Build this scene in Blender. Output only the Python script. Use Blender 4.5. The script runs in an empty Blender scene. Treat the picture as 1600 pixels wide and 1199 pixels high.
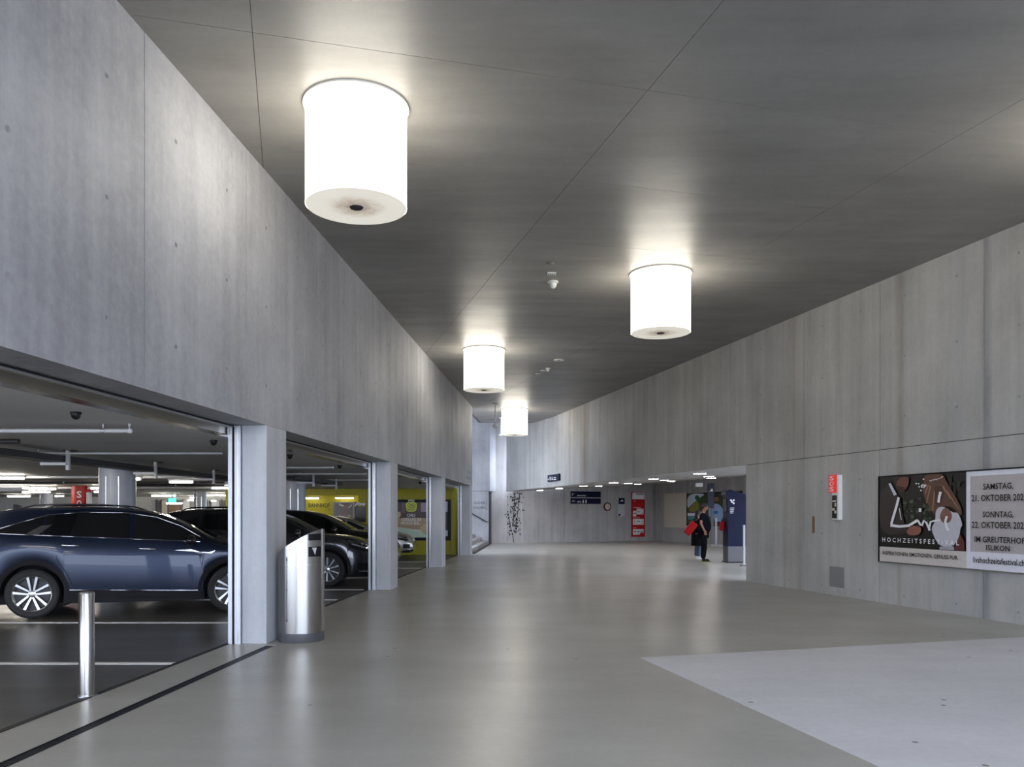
import bpy, bmesh, math, random
from mathutils import Vector, Matrix
random.seed(7)
R = math.radians
sc = bpy.context.scene
COL = sc.collection

# ------------------------------------------------------------------ camera
FPX, HOR, CAMZ = 1280.0, 803.0, 1.5          # focal length in pixels, horizon row, eye height
cam_d = bpy.data.cameras.new('camera')
cam_d.sensor_width = 36.0
cam_d.lens = 36.0 * FPX / 1600.0
cam_d.shift_y = (HOR - 599.5) / 1600.0
cam_d.clip_end = 400
cam = bpy.data.objects.new('camera', cam_d)
COL.objects.link(cam)
cam.location = (0, 0, CAMZ)
cam.rotation_euler = (R(90), 0, 0)
sc.camera = cam

# ------------------------------------------------------------------ world, exposure
world = bpy.data.worlds.new('overcast_sky')
sc.world = world
world.use_nodes = True
bg = world.node_tree.nodes['Background']
bg.inputs['Color'].default_value = (0.73, 0.82, 1.0, 1)
bg.inputs['Strength'].default_value = 5.2
sc.view_settings.view_transform = 'Standard'
sc.view_settings.look = 'None'
sc.view_settings.gamma = 1.0
sc.view_settings.use_curve_mapping = False
sc.view_settings.exposure = 0.66
LAMP_E, LAMP_BOTTOM_E, TUBE_E, LOWLIGHT_E = 5.0, 0.40, 55.0, 70.0

# ------------------------------------------------------------------ pixel helpers
def ray(px, py):
    return Vector(((px - 800) / FPX, 1.0, (HOR - py) / FPX))
def at(px, py, d):
    return Vector((0, 0, CAMZ)) + ray(px, py) * d
def on_plane(px, py, p, n):
    r = ray(px, py); o = Vector((0, 0, CAMZ))
    return o + r * ((Vector(p) - o).dot(n) / r.dot(n))
def on_z(px, py, z):
    return at(px, py, (z - CAMZ) * FPX / (HOR - py))

# ------------------------------------------------------------------ materials
M = {}
def srgb(r, g, b):
    f = lambda c: (c / 255 / 12.92) if c / 255 <= 0.04045 else ((c / 255 + 0.055) / 1.055) ** 2.4
    return (f(r), f(g), f(b), 1)
def base_mat(name):
    m = bpy.data.materials.new(name); m.use_nodes = True
    M[name] = m
    return m, m.node_tree.nodes, m.node_tree.links, m.node_tree.nodes['Principled BSDF']
def plain(name, col, rough=0.5, metal=0.0, emit=0.0, coat=0.0, vary=0.08, scale=6.0, spec=0.5):
    m, N, L, b = base_mat(name)
    c = col if len(col) == 4 else (*col, 1)
    b.inputs['Roughness'].default_value = rough
    b.inputs['Metallic'].default_value = metal
    b.inputs['Coat Weight'].default_value = coat
    b.inputs['Specular IOR Level'].default_value = spec
    geo = N.new('ShaderNodeNewGeometry')
    no = N.new('ShaderNodeTexNoise'); no.inputs['Scale'].default_value = scale; no.inputs['Detail'].default_value = 4
    L.new(geo.outputs['Position'], no.inputs['Vector'])
    mix = N.new('ShaderNodeMix'); mix.data_type = 'RGBA'
    mix.inputs[6].default_value = tuple(max(0, x * (1 - vary)) for x in c[:3]) + (1,)
    mix.inputs[7].default_value = tuple(min(1, x * (1 + vary)) for x in c[:3]) + (1,)
    L.new(no.outputs['Fac'], mix.inputs[0])
    L.new(mix.outputs[2], b.inputs['Base Color'])
    if emit > 0:
        L.new(mix.outputs[2], b.inputs['Emission Color'])
        b.inputs['Emission Strength'].default_value = emit
    return m
def math_node(N, L, op, a, b_=None):
    n = N.new('ShaderNodeMath'); n.operation = op
    for i, v in enumerate((a, b_)):
        if v is None: continue
        if isinstance(v, (int, float)): n.inputs[i].default_value = v
        else: L.new(v, n.inputs[i])
    return n.outputs[0]
def noise(N, L, vec, scale, detail=5, rough=0.55, sc3=None):
    if sc3:
        mp = N.new('ShaderNodeMapping'); mp.inputs['Scale'].default_value = sc3
        L.new(vec, mp.inputs['Vector']); vec = mp.outputs[0]
    n = N.new('ShaderNodeTexNoise'); n.inputs['Scale'].default_value = scale
    n.inputs['Detail'].default_value = detail; n.inputs['Roughness'].default_value = rough
    L.new(vec, n.inputs['Vector'])
    return n.outputs['Fac']
def concrete(name, dark, light, rough=0.7, vertical=True, bump=0.15, stains=(), w=(0.45, 0.4, 0.15), spec=0.4, spots=0):
    m, N, L, b = base_mat(name)
    pos = N.new('ShaderNodeNewGeometry').outputs['Position']
    a = noise(N, L, pos, 0.55, 6, 0.6)
    s = noise(N, L, pos, 1.0, 5, 0.6, (3.2, 3.2, 0.16) if vertical else (0.5, 2.4, 1))
    f = noise(N, L, pos, 14.0, 6, 0.7)
    t = math_node(N, L, 'ADD', math_node(N, L, 'ADD', math_node(N, L, 'MULTIPLY', a, w[0]), math_node(N, L, 'MULTIPLY', s, w[1])), math_node(N, L, 'MULTIPLY', f, w[2]))
    rmp = N.new('ShaderNodeValToRGB')
    rmp.color_ramp.elements[0].position = 0.36; rmp.color_ramp.elements[0].color = dark
    rmp.color_ramp.elements[1].position = 0.64; rmp.color_ramp.elements[1].color = light
    L.new(t, rmp.inputs[0]); colr = rmp.outputs[0]
    sx = N.new('ShaderNodeSeparateXYZ'); L.new(pos, sx.inputs[0])
    if spots:                                                  # trodden chewing gum and scuffs
        vo = N.new('ShaderNodeTexVoronoi'); vo.voronoi_dimensions = '2D'; vo.inputs['Scale'].default_value = spots; L.new(pos, vo.inputs['Vector'])
        mr = N.new('ShaderNodeMapRange'); L.new(vo.outputs['Distance'], mr.inputs[0])
        mr.inputs[1].default_value = .018*spots; mr.inputs[2].default_value = .024*spots; mr.inputs[3].default_value = .75; mr.inputs[4].default_value = 0
        sp = N.new('ShaderNodeSeparateColor'); L.new(vo.outputs['Color'], sp.inputs[0])
        mk = math_node(N, L, 'MULTIPLY', mr.outputs[0], math_node(N, L, 'GREATER_THAN', sp.outputs[0], .55))
        mx = N.new('ShaderNodeMix'); mx.data_type = 'RGBA'; L.new(mk, mx.inputs[0]); L.new(colr, mx.inputs[6]); mx.inputs[7].default_value = (.06, .06, .058, 1); colr = mx.outputs[2]
    for (y0, half, amt, sc_col) in stains:                     # rust / lime runs with a place of their own
        dd = math_node(N, L, 'ABSOLUTE', math_node(N, L, 'SUBTRACT', sx.outputs[1], y0))
        wob = math_node(N, L, 'ADD', dd, math_node(N, L, 'MULTIPLY', math_node(N, L, 'SUBTRACT', s, 0.5), half * 1.6))
        mr = N.new('ShaderNodeMapRange'); L.new(wob, mr.inputs[0])
        mr.inputs[1].default_value = 0; mr.inputs[2].default_value = half; mr.inputs[3].default_value = amt; mr.inputs[4].default_value = 0
        mk = math_node(N, L, 'MULTIPLY', mr.outputs[0], noise(N, L, pos, 1.0, 4, 0.6, (5, 5, 0.8)))
        mx = N.new('ShaderNodeMix'); mx.data_type = 'RGBA'; L.new(mk, mx.inputs[0]); L.new(colr, mx.inputs[6])
        mx.inputs[7].default_value = sc_col; colr = mx.outputs[2]
    L.new(colr, b.inputs['Base Color'])
    rr = N.new('ShaderNodeMapRange'); L.new(t, rr.inputs[0]); rr.inputs[1].default_value = .3; rr.inputs[2].default_value = .7
    rr.inputs[3].default_value = rough * 1.12; rr.inputs[4].default_value = rough * 0.88
    L.new(rr.outputs[0], b.inputs['Roughness'])
    b.inputs['Specular IOR Level'].default_value = spec
    bp = N.new('ShaderNodeBump'); bp.inputs['Strength'].default_value = bump; bp.inputs['Distance'].default_value = 0.01
    L.new(t, bp.inputs['Height']); L.new(bp.outputs[0], b.inputs['Normal'])
    return m
concrete('concrete_left', (.25, .252, .27, 1), (.48, .483, .505, 1), 0.62, w=(.5, .3, .2))
concrete('concrete_right', (.31, .305, .293, 1), (.52, .51, .49, 1), 0.62, stains=(
    (13.38, .10, .55, (.24, .17, .09, 1)), (16.4, .5, .35, (.25, .18, .10, 1)), (11.66, .12, .9, (.13, .14, .17, 1)), (29.3, .5, .9, (.20, .135, .06, 1)), (12.15, .25, .5, (.42, .43, .46, 1))))
concrete('concrete_far', (.28, .27, .265, 1), (.48, .465, .455, 1), 0.65)
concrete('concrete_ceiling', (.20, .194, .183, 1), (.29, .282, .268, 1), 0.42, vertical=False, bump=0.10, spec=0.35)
concrete('concrete_column', (.36, .37, .40, 1), (.56, .57, .60, 1), 0.6)
concrete('floor_coating', (.36, .345, .305, 1), (.49, .47, .425, 1), 0.30, vertical=False, bump=0.03, w=(.6, .2, .2), spec=0.5, spots=.9)
concrete('floor_pale', (.58, .57, .59, 1), (.74, .73, .75, 1), 0.45, vertical=False, bump=0.03, w=(.5, .2, .3), spots=1.4)
concrete('garage_floor_paint', (.085, .08, .072, 1), (.14, .132, .12, 1), 0.30, vertical=False, bump=0.03)
concrete('garage_ceiling_paint', (.58, .57, .56, 1), (.68, .67, .66, 1), 0.7, vertical=False, bump=0.05)
plain('joint_dark', (.05, .05, .05), .9)
plain('joint_soft', (.13, .127, .12), .7)
plain('plug_pale', (.30, .30, .31), .7)
plain('plug_grey', (.22, .22, .22), .7)
plain('outside_ground', (.42, .42, .40), .9)
plain('white_line', (.75, .75, .72), .5)
plain('black_rubber', (.02, .02, .022), .6)
plain('drain_black', (.025, .025, .03), .45, 0.6)
plain('rail_metal', (.50, .52, .56), .42, .7)
plain('steel_panel', (.55, .52, .46), .18, 1.0)
plain('dark_gap', (.008, .008, .01), .8)
plain('yellow_wall', srgb(158, 150, 22), .55)
plain('yellow_lit', srgb(205, 190, 20), .5)  # the wall yellow made lighter, recess light put into the colour
plain('text_green', srgb(30, 55, 25), .6)
plain('white_paint', (.78, .78, .76), .45)
plain('pipe_white', (.62, .63, .65), .4)
plain('tray_dark', (.045, .045, .05), .5, .4)
plain('column_white', (.50, .52, .58), .35)
plain('red_paint', srgb(175, 24, 22), .4)
plain('red_sign', srgb(226, 52, 50), .35, emit=.25)
plain('red_board', srgb(186, 14, 20), .4)
plain('navy', srgb(10, 14, 48), .35, spec=.25)
plain('navy_kiosk', srgb(4, 14, 50), .4, spec=.15)
plain('kiosk_grey', (.10, .10, .11), .45, .2)
plain('black_plastic', (.008, .008, .010), .45, spec=.2)
plain('black_gloss', (.01, .01, .012), .12)
plain('sign_white', (.8, .8, .82), .45)
plain('sign_grey', (.5, .5, .53), .45)
plain('cream_panel', srgb(205, 195, 178), .6)
plain('clock_ring', (.035, .012, .012), .35)
plain('clock_face', srgb(215, 195, 180), .4)
plain('green_exit', srgb(60, 190, 150), .4, emit=2.0)
plain('tube_soft', (1.0, .95, .80), .4, emit=7.0, vary=0)
plain('tube_glow', (1.0, .93, .82), .4, emit=TUBE_E, vary=0)
plain('low_light', (1.0, .93, .90), .4, emit=LOWLIGHT_E, vary=0)
plain('lamp_shade', (1.0, .93, .80), .4, emit=LAMP_E, vary=0)
plain('lamp_ring', (.78, .75, .66), .4)
plain('sensor_white', (.72, .72, .70), .4)
plain('skin', srgb(150, 105, 85), .55)
plain('hair', (.015, .012, .01), .6)
plain('shirt_navy', (.005, .006, .011), .85, spec=.1)
plain('trouser_black', (.004, .004, .005), .85, spec=.1)
plain('jeans', srgb(70, 82, 105), .8)
plain('jacket_black', (.005, .005, .005), .85, spec=.1)
plain('shoe_white', (.6, .6, .55), .6)
plain('sole_green', srgb(140, 150, 60), .6)
plain('bag_red', srgb(165, 12, 20), .6, spec=.2)
plain('chrome', (.75, .76, .78), .12, 1.0)
plain('satin_chrome', (.62, .63, .66), .22, 1.0)
plain('alloy', (.55, .56, .58), .25, .95)
plain('alloy_dark', (.03, .03, .033), .4, .5)
plain('tyre', (.014, .014, .015), .7)
plain('cladding', (.018, .018, .021), .75, spec=.15)
plain('car_blue', (.012, .021, .048), .32, .6, coat=.4, vary=.02)
plain('car_grey', (.035, .036, .042), .25, .5, coat=1.0, vary=.02)
plain('car_black', (.008, .008, .010), .2, .2, coat=1.0, vary=.02)
plain('car_silver', (.36, .35, .33), .28, .6, coat=1.0, vary=.02)
plain('headlight_glass', (.5, .5, .52), .1, .6, coat=1.0)
m, N, L, b = base_mat('tinted_glass')
b.inputs['Base Color'].default_value = (.006, .007, .008, 1); b.inputs['Roughness'].default_value = .06; b.inputs['Coat Weight'].default_value = .5
# lamp underside: opal sheet, dirty round the vent
m, N, L, b = base_mat('lamp_bottom')
pos = N.new('ShaderNodeTexCoord').outputs['Object']
ln = N.new('ShaderNodeVectorMath'); ln.operation = 'LENGTH'; L.new(pos, ln.inputs[0])
nn = noise(N, L, pos, 9.0, 6, .7)
tt = math_node(N, L, 'ADD', math_node(N, L, 'MULTIPLY', ln.outputs['Value'], 1.6), math_node(N, L, 'MULTIPLY', nn, .55))
rp = N.new('ShaderNodeValToRGB'); L.new(tt, rp.inputs[0])
rp.color_ramp.elements[0].position = .30; rp.color_ramp.elements[0].color = (.33, .24, .17, 1)
rp.color_ramp.elements[1].position = .75; rp.color_ramp.elements[1].color = (.84, .80, .70, 1)
L.new(rp.outputs[0], b.inputs['Base Color']); L.new(rp.outputs[0], b.inputs['Emission Color'])
b.inputs['Emission Strength'].default_value = LAMP_BOTTOM_E
# brushed steel
def brushed(name, col, rough):
    m, N, L, b = base_mat(name)
    pos = N.new('ShaderNodeTexCoord').outputs['Object']
    n_ = noise(N, L, pos, 1.0, 3, .6, (60, 60, 1.2))
    mr = N.new('ShaderNodeMapRange'); L.new(n_, mr.inputs[0]); mr.inputs[3].default_value = rough * .8; mr.inputs[4].default_value = rough * 1.3
    L.new(mr.outputs[0], b.inputs['Roughness'])
    b.inputs['Base Color'].default_value = col; b.inputs['Metallic'].default_value = 1.0
brushed('brushed_steel', (.40, .39, .375, 1), .22)
def poster_mat(name, rgb):
    if name not in M: plain(name, srgb(*rgb), .3, vary=.1, scale=14)
    return name

# ------------------------------------------------------------------ mesh builder
WM = {}                                            # object -> world matrix
class MB:
    def __init__(s): s.v = []; s.f = []
    def add(s, verts, faces):
        o = len(s.v); s.v += [Vector(p) for p in verts]; s.f += [tuple(i + o for i in f) for f in faces]; return s
    def box(s, a, b):
        (x0, y0, z0), (x1, y1, z1) = a, b
        return s.add([(x0,y0,z0),(x1,y0,z0),(x1,y1,z0),(x0,y1,z0),(x0,y0,z1),(x1,y0,z1),(x1,y1,z1),(x0,y1,z1)],
                     [(0,3,2,1),(4,5,6,7),(0,1,5,4),(1,2,6,5),(2,3,7,6),(3,0,4,7)])
    def obox(s, o, u, v, w):                       # box from corner o with edge vectors u, v, w
        o, u, v, w = map(Vector, (o, u, v, w))
        p = [o, o+u, o+u+v, o+v, o+w, o+u+w, o+u+v+w, o+v+w]
        fl = u.cross(v).dot(w) < 0
        F = [(0,3,2,1),(4,5,6,7),(0,1,5,4),(1,2,6,5),(2,3,7,6),(3,0,4,7)]
        return s.add(p, [f[::-1] for f in F] if fl else F)
    def prism(s, poly, ext):                       # polygon of 3D points extruded by a vector
        poly = [Vector(p) for p in poly]; e = Vector(ext); n = len(poly)
        nrm = Vector((0, 0, 0))
        for i in range(n): nrm += (poly[i] - poly[0]).cross(poly[(i + 1) % n] - poly[0])
        if nrm.dot(e) > 0: poly = poly[::-1]
        F = [tuple(range(n)), tuple(range(2*n-1, n-1, -1))] + [((i+1) % n, i, n+i, n+(i+1) % n) for i in range(n)]
        return s.add(poly + [p + e for p in poly], F)
    def slab(s, xy, z0, z1): return s.prism([(x, y, z0) for x, y in xy], (0, 0, z1 - z0))
    def face(s, pts): return s.add(pts, [tuple(range(len(pts)))])
    def lathe(s, prof, c=(0,0,0), n=32, axis='z', cap=True):
        c = Vector(c); vs = []; fs = []
        for r, h in prof:
            for i in range(n):
                a = 2*math.pi*i/n; p = (r*math.cos(a), r*math.sin(a), h)
                vs.append(c + Vector(p if axis == 'z' else (p[0], p[2], p[1])))
        k = len(prof)
        for j in range(k-1):
            for i in range(n):
                q = (j*n+i, j*n+(i+1) % n, (j+1)*n+(i+1) % n, (j+1)*n+i)
                fs.append(q if axis == 'z' else q[::-1])
        if cap and prof[0][0] > 1e-6: fs.append(tuple(range(n-1, -1, -1)) if axis == 'z' else tuple(range(n)))
        if cap and prof[-1][0] > 1e-6: fs.append(tuple((k-1)*n+i for i in range(n)) if axis == 'z' else tuple((k-1)*n+i for i in range(n-1, -1, -1)))
        return s.add(vs, fs)
    def tube(s, pts, r, n=8):
        pts = [Vector(p) for p in pts]; vs = []; fs = []
        for i, p in enumerate(pts):
            d = (pts[min(i+1, len(pts)-1)] - pts[max(i-1, 0)]).normalized()
            a = d.cross(Vector((0,0,1)) if abs(d.z) < .9 else Vector((1,0,0))).normalized(); b_ = d.cross(a)
            rr = r[i] if isinstance(r, (list, tuple)) else r
            for k in range(n):
                t = 2*math.pi*k/n; vs.append(p + a*math.cos(t)*rr + b_*math.sin(t)*rr)
        for i in range(len(pts)-1):
            for k in range(n): fs.append((i*n+k, i*n+(k+1) % n, (i+1)*n+(k+1) % n, (i+1)*n+k))
        fs += [tuple(range(n-1, -1, -1)), tuple((len(pts)-1)*n+k for k in range(n))]
        return s.add(vs, fs)
    def ellipsoid(s, c, r, n=12, m=8, rot=None):
        c = Vector(c); vs = []; fs = []
        for j in range(m+1):
            th = math.pi*j/m
            for i in range(n):
                a = 2*math.pi*i/n
                p = Vector((r[0]*math.sin(th)*math.cos(a), r[1]*math.sin(th)*math.sin(a), r[2]*math.cos(th)))
                vs.append(c + (rot @ p if rot else p))
        for j in range(m):
            for i in range(n): fs.append((j*n+i, (j+1)*n+i, (j+1)*n+(i+1) % n, j*n+(i+1) % n))
        return s.add(vs, fs)
    def grid(s, rows, flip=False):
        n = len(rows[0]); vs = [p for r in rows for p in r]; fs = []
        for j in range(len(rows)-1):
            for i in range(n-1):
                q = (j*n+i, j*n+i+1, (j+1)*n+i+1, (j+1)*n+i); fs.append(q[::-1] if flip else q)
        return s.add(vs, fs)
    def mesh(s, name, mat, smooth=None, M4=None, bevel=0):
        me = bpy.data.meshes.new(name)
        v = [M4 @ p for p in s.v] if M4 else s.v
        me.from_pydata([tuple(p) for p in v], [], s.f)
        bm = bmesh.new(); bm.from_mesh(me)
        bmesh.ops.remove_doubles(bm, verts=bm.verts, dist=1e-6)
        if bevel: bmesh.ops.bevel(bm, geom=list(bm.edges), offset=bevel, segments=2, affect='EDGES', profile=.5)
        bmesh.ops.recalc_face_normals(bm, faces=bm.faces)
        bm.to_mesh(me); bm.free()
        me.materials.append(M[mat] if isinstance(mat, str) else mat)
        if smooth is not None:
            me.polygons.foreach_set('use_smooth', [True] * len(me.polygons))
            me.set_sharp_from_angle(angle=R(smooth))
        me.update()
        return me
    def build(s, name, mat, parent=None, smooth=None, bevel=0, local=False, origin='base'):
        """one mesh object; vertices are given in world space, or in the parent's space when local"""
        if parent is not None:
            M4 = None if local else WM[parent].inverted()
            o = bpy.data.objects.new(name, s.mesh(name, mat, smooth, M4, bevel))
            COL.objects.link(o); o.parent = parent; WM[o] = WM[parent].copy()
            return o
        lo = Vector([min(p[i] for p in s.v) for i in range(3)]); hi = Vector([max(p[i] for p in s.v) for i in range(3)])
        og = Vector(((lo.x+hi.x)/2, (lo.y+hi.y)/2, lo.z)) if origin == 'base' else Vector((0, 0, 0))
        o = bpy.data.objects.new(name, s.mesh(name, mat, smooth, Matrix.Translation(-og), bevel))
        COL.objects.link(o); o.location = og; WM[o] = Matrix.Translation(og)
        return o
def tag(o, label=None, cat=None, group=None, kind=None):
    if label: o['label'] = label
    if cat: o['category'] = cat
    if group: o['group'] = group
    if kind: o['kind'] = kind
    return o
def thing(name, label, cat, loc=(0,0,0), rz=0.0, group=None, kind=None):
    o = bpy.data.objects.new(name, None); COL.objects.link(o)
    o.location = loc; o.rotation_euler = (0, 0, rz); o.empty_display_size = .2
    WM[o] = Matrix.Translation(loc) @ Matrix.Rotation(rz, 4, 'Z')
    return tag(o, label, cat, group, kind)
def struct(name, mb, mat, label, cat, parent=None, smooth=None):
    o = mb.build(name, mat, parent, smooth)
    if parent is None: tag(o, label, cat, kind='structure')
    return o
def share(src, parent, loc=(0,0,0), rot=None):     # another object on the same mesh, in the parent's space
    o = bpy.data.objects.new(src.name.split('.')[0], src.data); COL.objects.link(o)
    o.parent = parent; o.location = loc
    if rot: o.rotation_euler = rot
    WM[o] = WM[parent] @ Matrix.Translation(loc)
    return o
def copy_tree(o, parent=None):
    c = o.copy(); COL.objects.link(c); c.parent = parent
    for ch in list(o.children): copy_tree(ch, c)
    return c
_txt = {}
def text_mesh(body):
    if body not in _txt:
        cu = bpy.data.curves.new('t', 'FONT'); cu.body = body; cu.resolution_u = 2; cu.fill_mode = 'FRONT'; cu.offset = .014; cu.dimensions = '2D'
        ob = bpy.data.objects.new('t', cu); COL.objects.link(ob)
        dg = bpy.context.evaluated_depsgraph_get(); dg.update()
        me = bpy.data.meshes.new_from_object(ob.evaluated_get(dg))
        _txt[body] = ([v.co.copy() for v in me.vertices], [tuple(p.vertices) for p in me.polygons])
        bpy.data.objects.remove(ob); bpy.data.curves.remove(cu); bpy.data.meshes.remove(me)
    return _txt[body]
def text(body, o, u, v, w, h, mat, parent, name='lettering'):
    """flat lettering whose box is o, o+u*w, o+v*h"""
    vs, fs = text_mesh(body)
    x0 = min(p.x for p in vs); x1 = max(p.x for p in vs); y0 = min(p.y for p in vs); y1 = max(p.y for p in vs)
    mb = MB(); o, u, v = Vector(o), Vector(u).normalized(), Vector(v).normalized()
    mb.add([o + u*((p.x-x0)/(x1-x0)*w) + v*((p.y-y0)/(y1-y0)*h) for p in vs], fs)
    return mb.build(name, mat, parent)
class Plane:
    """a wall plane on which flat print is set out; out = distance proud of the plane"""
    def __init__(s, p, n): s.p = Vector(p); s.n = Vector(n).normalized(); s.u = Vector((0,0,1)).cross(s.n).normalized(); s.z = Vector((0,0,1))
    def __call__(s, px, py, out=0): return on_plane(px, py, s.p, s.n) + s.n*out
    def rect(s, x0, y0, x1, y1, out=0):             # pixel box -> lower-left, width, height along u, z (at mid height)
        ym = (y0+y1)/2; a = s(x0, ym, out); b_ = s(x1, ym, out); xm = (x0+x1)/2
        zb = s(xm, y1).z; zt = s(xm, y0).z
        w = (b_-a).dot(s.u); a = Vector((a.x, a.y, zb))
        return a, w, zt-zb
    def plate(s, mb, x0, y0, x1, y1, back, front):
        a, w, h = s.rect(x0, y0, x1, y1)
        return mb.obox(a + s.n*back, s.u*w, s.z*h, s.n*(front-back))
    def flat(s, mb, x0, y0, x1, y1, out):
        a, w, h = s.rect(x0, y0, x1, y1, out)
        return mb.face([a, a+s.u*w, a+s.u*w+s.z*h, a+s.z*h])
    def word(s, body, x0, y0, x1, y1, out, mat, parent, name='lettering'):
        a, w, h = s.rect(x0, y0, x1, y1, out)
        return text(body, a, s.u, s.z, w, h, mat, parent, name)

# ------------------------------------------------------------------ plan of the place
CEIL = 5.43; LINT = 2.52; GCEIL = 2.41
def WL(d): return -2.82 + .065*(d - 9.41)                  # face of the left wall
UL = Vector((.065, 1, 0)).normalized(); NL = Vector((1, -.065, 0)).normalized()
def wl(d, out=0.0, z=0.0): return Vector((WL(d), d, z)) + NL*out
def WR(d): return 6.9 - .235*(d - 11.0)
UR = Vector((-.235, 1, 0)).normalized(); NR = Vector((-1, -.235, 0)).normalized()
def wr(d, out=0.0, z=0.0): return Vector((WR(d), d, z)) + NR*out
D0 = -4.0                                                   # near end of the hall, behind the camera
def clip(poly, p, n):                                       # keep the side n points to
    out = []
    for i in range(len(poly)):
        a, b_ = poly[i], poly[(i+1) % len(poly)]
        da, db = (a-p).dot(n), (b_-p).dot(n)
        if da >= 0: out.append(a)
        if da*db < 0: out.append(a + (b_-a)*(da/(da-db)))
    return out

# floors
V2 = lambda x, y: Vector((x, y))
gl = lambda d: (WL(d) - .45, d)
dr0 = lambda d: (WL(d) + .03, d); dr1 = lambda d: (WL(d) + .13, d)
struct('floor', MB().slab([dr1(-7), (14, -7), (14, 50), (-6, 50), gl(50), gl(9.35), dr0(9.35), dr1(9.35)], -.12, 0),
       'floor_coating', 'beige-grey coated concourse floor with soft lamp reflections', 'floor')
struct('floor_kerb', MB().slab([gl(-7), dr0(-7), dr0(9.35), gl(9.35)], -.12, 0), 'floor_coating',
       'beige floor strip between drain slot and parking bays', 'floor')
struct('floor_garage', MB().slab([(-34, -7), gl(-7), gl(50), (-34, 50)], -.12, -.004), 'garage_floor_paint',
       'dark grey painted parking garage floor', 'floor')
struct('ground', MB().slab([(-80, -80), (80, -80), (80, 110), (-80, 110)], -.4, -.13), 'outside_ground', 'grey ground outside the hall', 'ground')
fv = Vector((1, .29)).normalized(); fu = Vector((-.23, 1)).normalized(); fc = V2(1.33, 8.53)
pp = [fc, fc + fv*9, fc + fv*9 - fu*16, fc - fu*16]
pp = clip(clip(pp, V2(WR(0)-.02, 0), V2(-1, -.235)), V2(0, -6.9), V2(0, 1))
struct('floor_pale_field', MB().slab([tuple(p) for p in pp], -.01, .0015), 'floor_pale', 'pale lilac floor field beside the billboard wall', 'floor')
o = MB().obox(wl(-7, -.48, -.02), UL*37, NL*.05, (0,0,.026)).build('threshold_strip', 'black_rubber')
tag(o, 'black strip along the edge of the parking bays', 'strip', kind='structure')
t = thing('drain_channel', 'long black slotted drain channel in the concourse floor', 'drain', wl(1, .08, -.09))
MB().obox(wl(-7, .03, -.10), UL*16.35, NL*.10, (0,0,.02)).build('channel_bed', 'dark_gap', t)
for s_ in (.03, .122): MB().obox(wl(-7, s_, -.08), UL*16.35, NL*.008, (0,0,.081)).build('channel_edge', 'drain_black', t)
mb = MB(); d = 3.0
while d < 9.3:
    mb.obox(wl(d, .04, -.012), UL*.014, NL*.08, (0,0,.010)); d += .028
tag(mb.build('grate_bars', 'drain_black', t), kind='stuff')

# ceiling of cast panels
cv = Vector((1, .27)).normalized(); cu_ = Vector((-.27, 1)).normalized()
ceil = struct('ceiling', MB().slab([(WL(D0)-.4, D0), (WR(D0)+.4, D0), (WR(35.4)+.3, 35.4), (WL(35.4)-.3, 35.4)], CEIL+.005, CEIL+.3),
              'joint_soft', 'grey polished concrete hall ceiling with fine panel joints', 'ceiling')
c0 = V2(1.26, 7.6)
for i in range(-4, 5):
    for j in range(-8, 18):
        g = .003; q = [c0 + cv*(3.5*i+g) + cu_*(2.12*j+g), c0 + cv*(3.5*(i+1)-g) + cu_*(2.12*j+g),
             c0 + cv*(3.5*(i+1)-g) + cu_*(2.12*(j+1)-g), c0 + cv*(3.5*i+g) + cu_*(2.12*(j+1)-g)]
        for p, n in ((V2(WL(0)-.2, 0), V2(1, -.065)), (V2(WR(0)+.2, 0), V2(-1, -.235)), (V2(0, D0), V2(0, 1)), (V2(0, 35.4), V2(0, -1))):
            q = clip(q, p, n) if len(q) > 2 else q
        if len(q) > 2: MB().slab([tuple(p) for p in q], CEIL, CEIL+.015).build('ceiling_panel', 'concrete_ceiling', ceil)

# left wall: lintel beam of panels carried by columns
wall_l = struct('wall_left', MB().obox(wl(D0, -.42, LINT+.012), UL*(30.3-D0), NL*.40, (0,0,CEIL-LINT-.012)), 'joint_dark',
                'tall pale concrete wall above the parking bays', 'wall')
def seg(a, b_): return UL*((b_-a)/UL.y)
js = [D0] + [6.68 + 2.13*k for k in range(-5, 12) if D0+.3 < 6.68+2.13*k < 30.0] + [30.26]
for a, b_ in zip(js, js[1:]):
    g = .005
    MB().obox(wl(a+g, -.43, LINT), seg(a+g, b_-g), NL*.43, (0,0,CEIL-LINT)).build('concrete_panel', 'concrete_left', wall_l)
plug = MB().lathe([(.022, 0), (.022, .003), (.015, .003), (.010, -.003), (0, -.003)], n=12)
plug_src = None
for k in range(12):
    for z in (4.78, 3.87, 2.97):
        p = wl(5.04 + 1.09*k, .0, z)
        if plug_src is None:
            plug_src = plug.build('tie_plug', 'plug_pale', wall_l, 40, local=True); o = plug_src
        else: o = share(plug_src, wall_l)
        o.location = WM[wall_l].inverted() @ p; o.rotation_euler = (0, R(90), math.atan2(NL.y, NL.x))
COLS = [9.41 + 6.7*k for k in (-1, 0, 1, 2, 3)]
cname = ['first', 'nearest', 'second', 'third', 'fourth']
clab = ['concrete pillar at the near end of the parking bays', 'largest concrete pillar, behind the steel waste bin', 'concrete pillar right of the grey car nose',
        'concrete pillar in front of the cheese poster', 'last concrete pillar beside the staircase']
for d, lab in zip(COLS, clab):
    t = thing('pillar', lab, 'pillar', wl(d+.33, -.2, 0), group='concrete pillars', kind='structure')
    MB().obox(wl(d, -.29, 0), UL*.67, NL*.29, (0,0,LINT)).build('shaft', 'concrete_column', t, bevel=.008)
    MB().obox(wl(d+.03, -.43, 0), UL*.62, NL*.14, (0,0,LINT)).build('inner_core', 'concrete_column', t)
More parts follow.
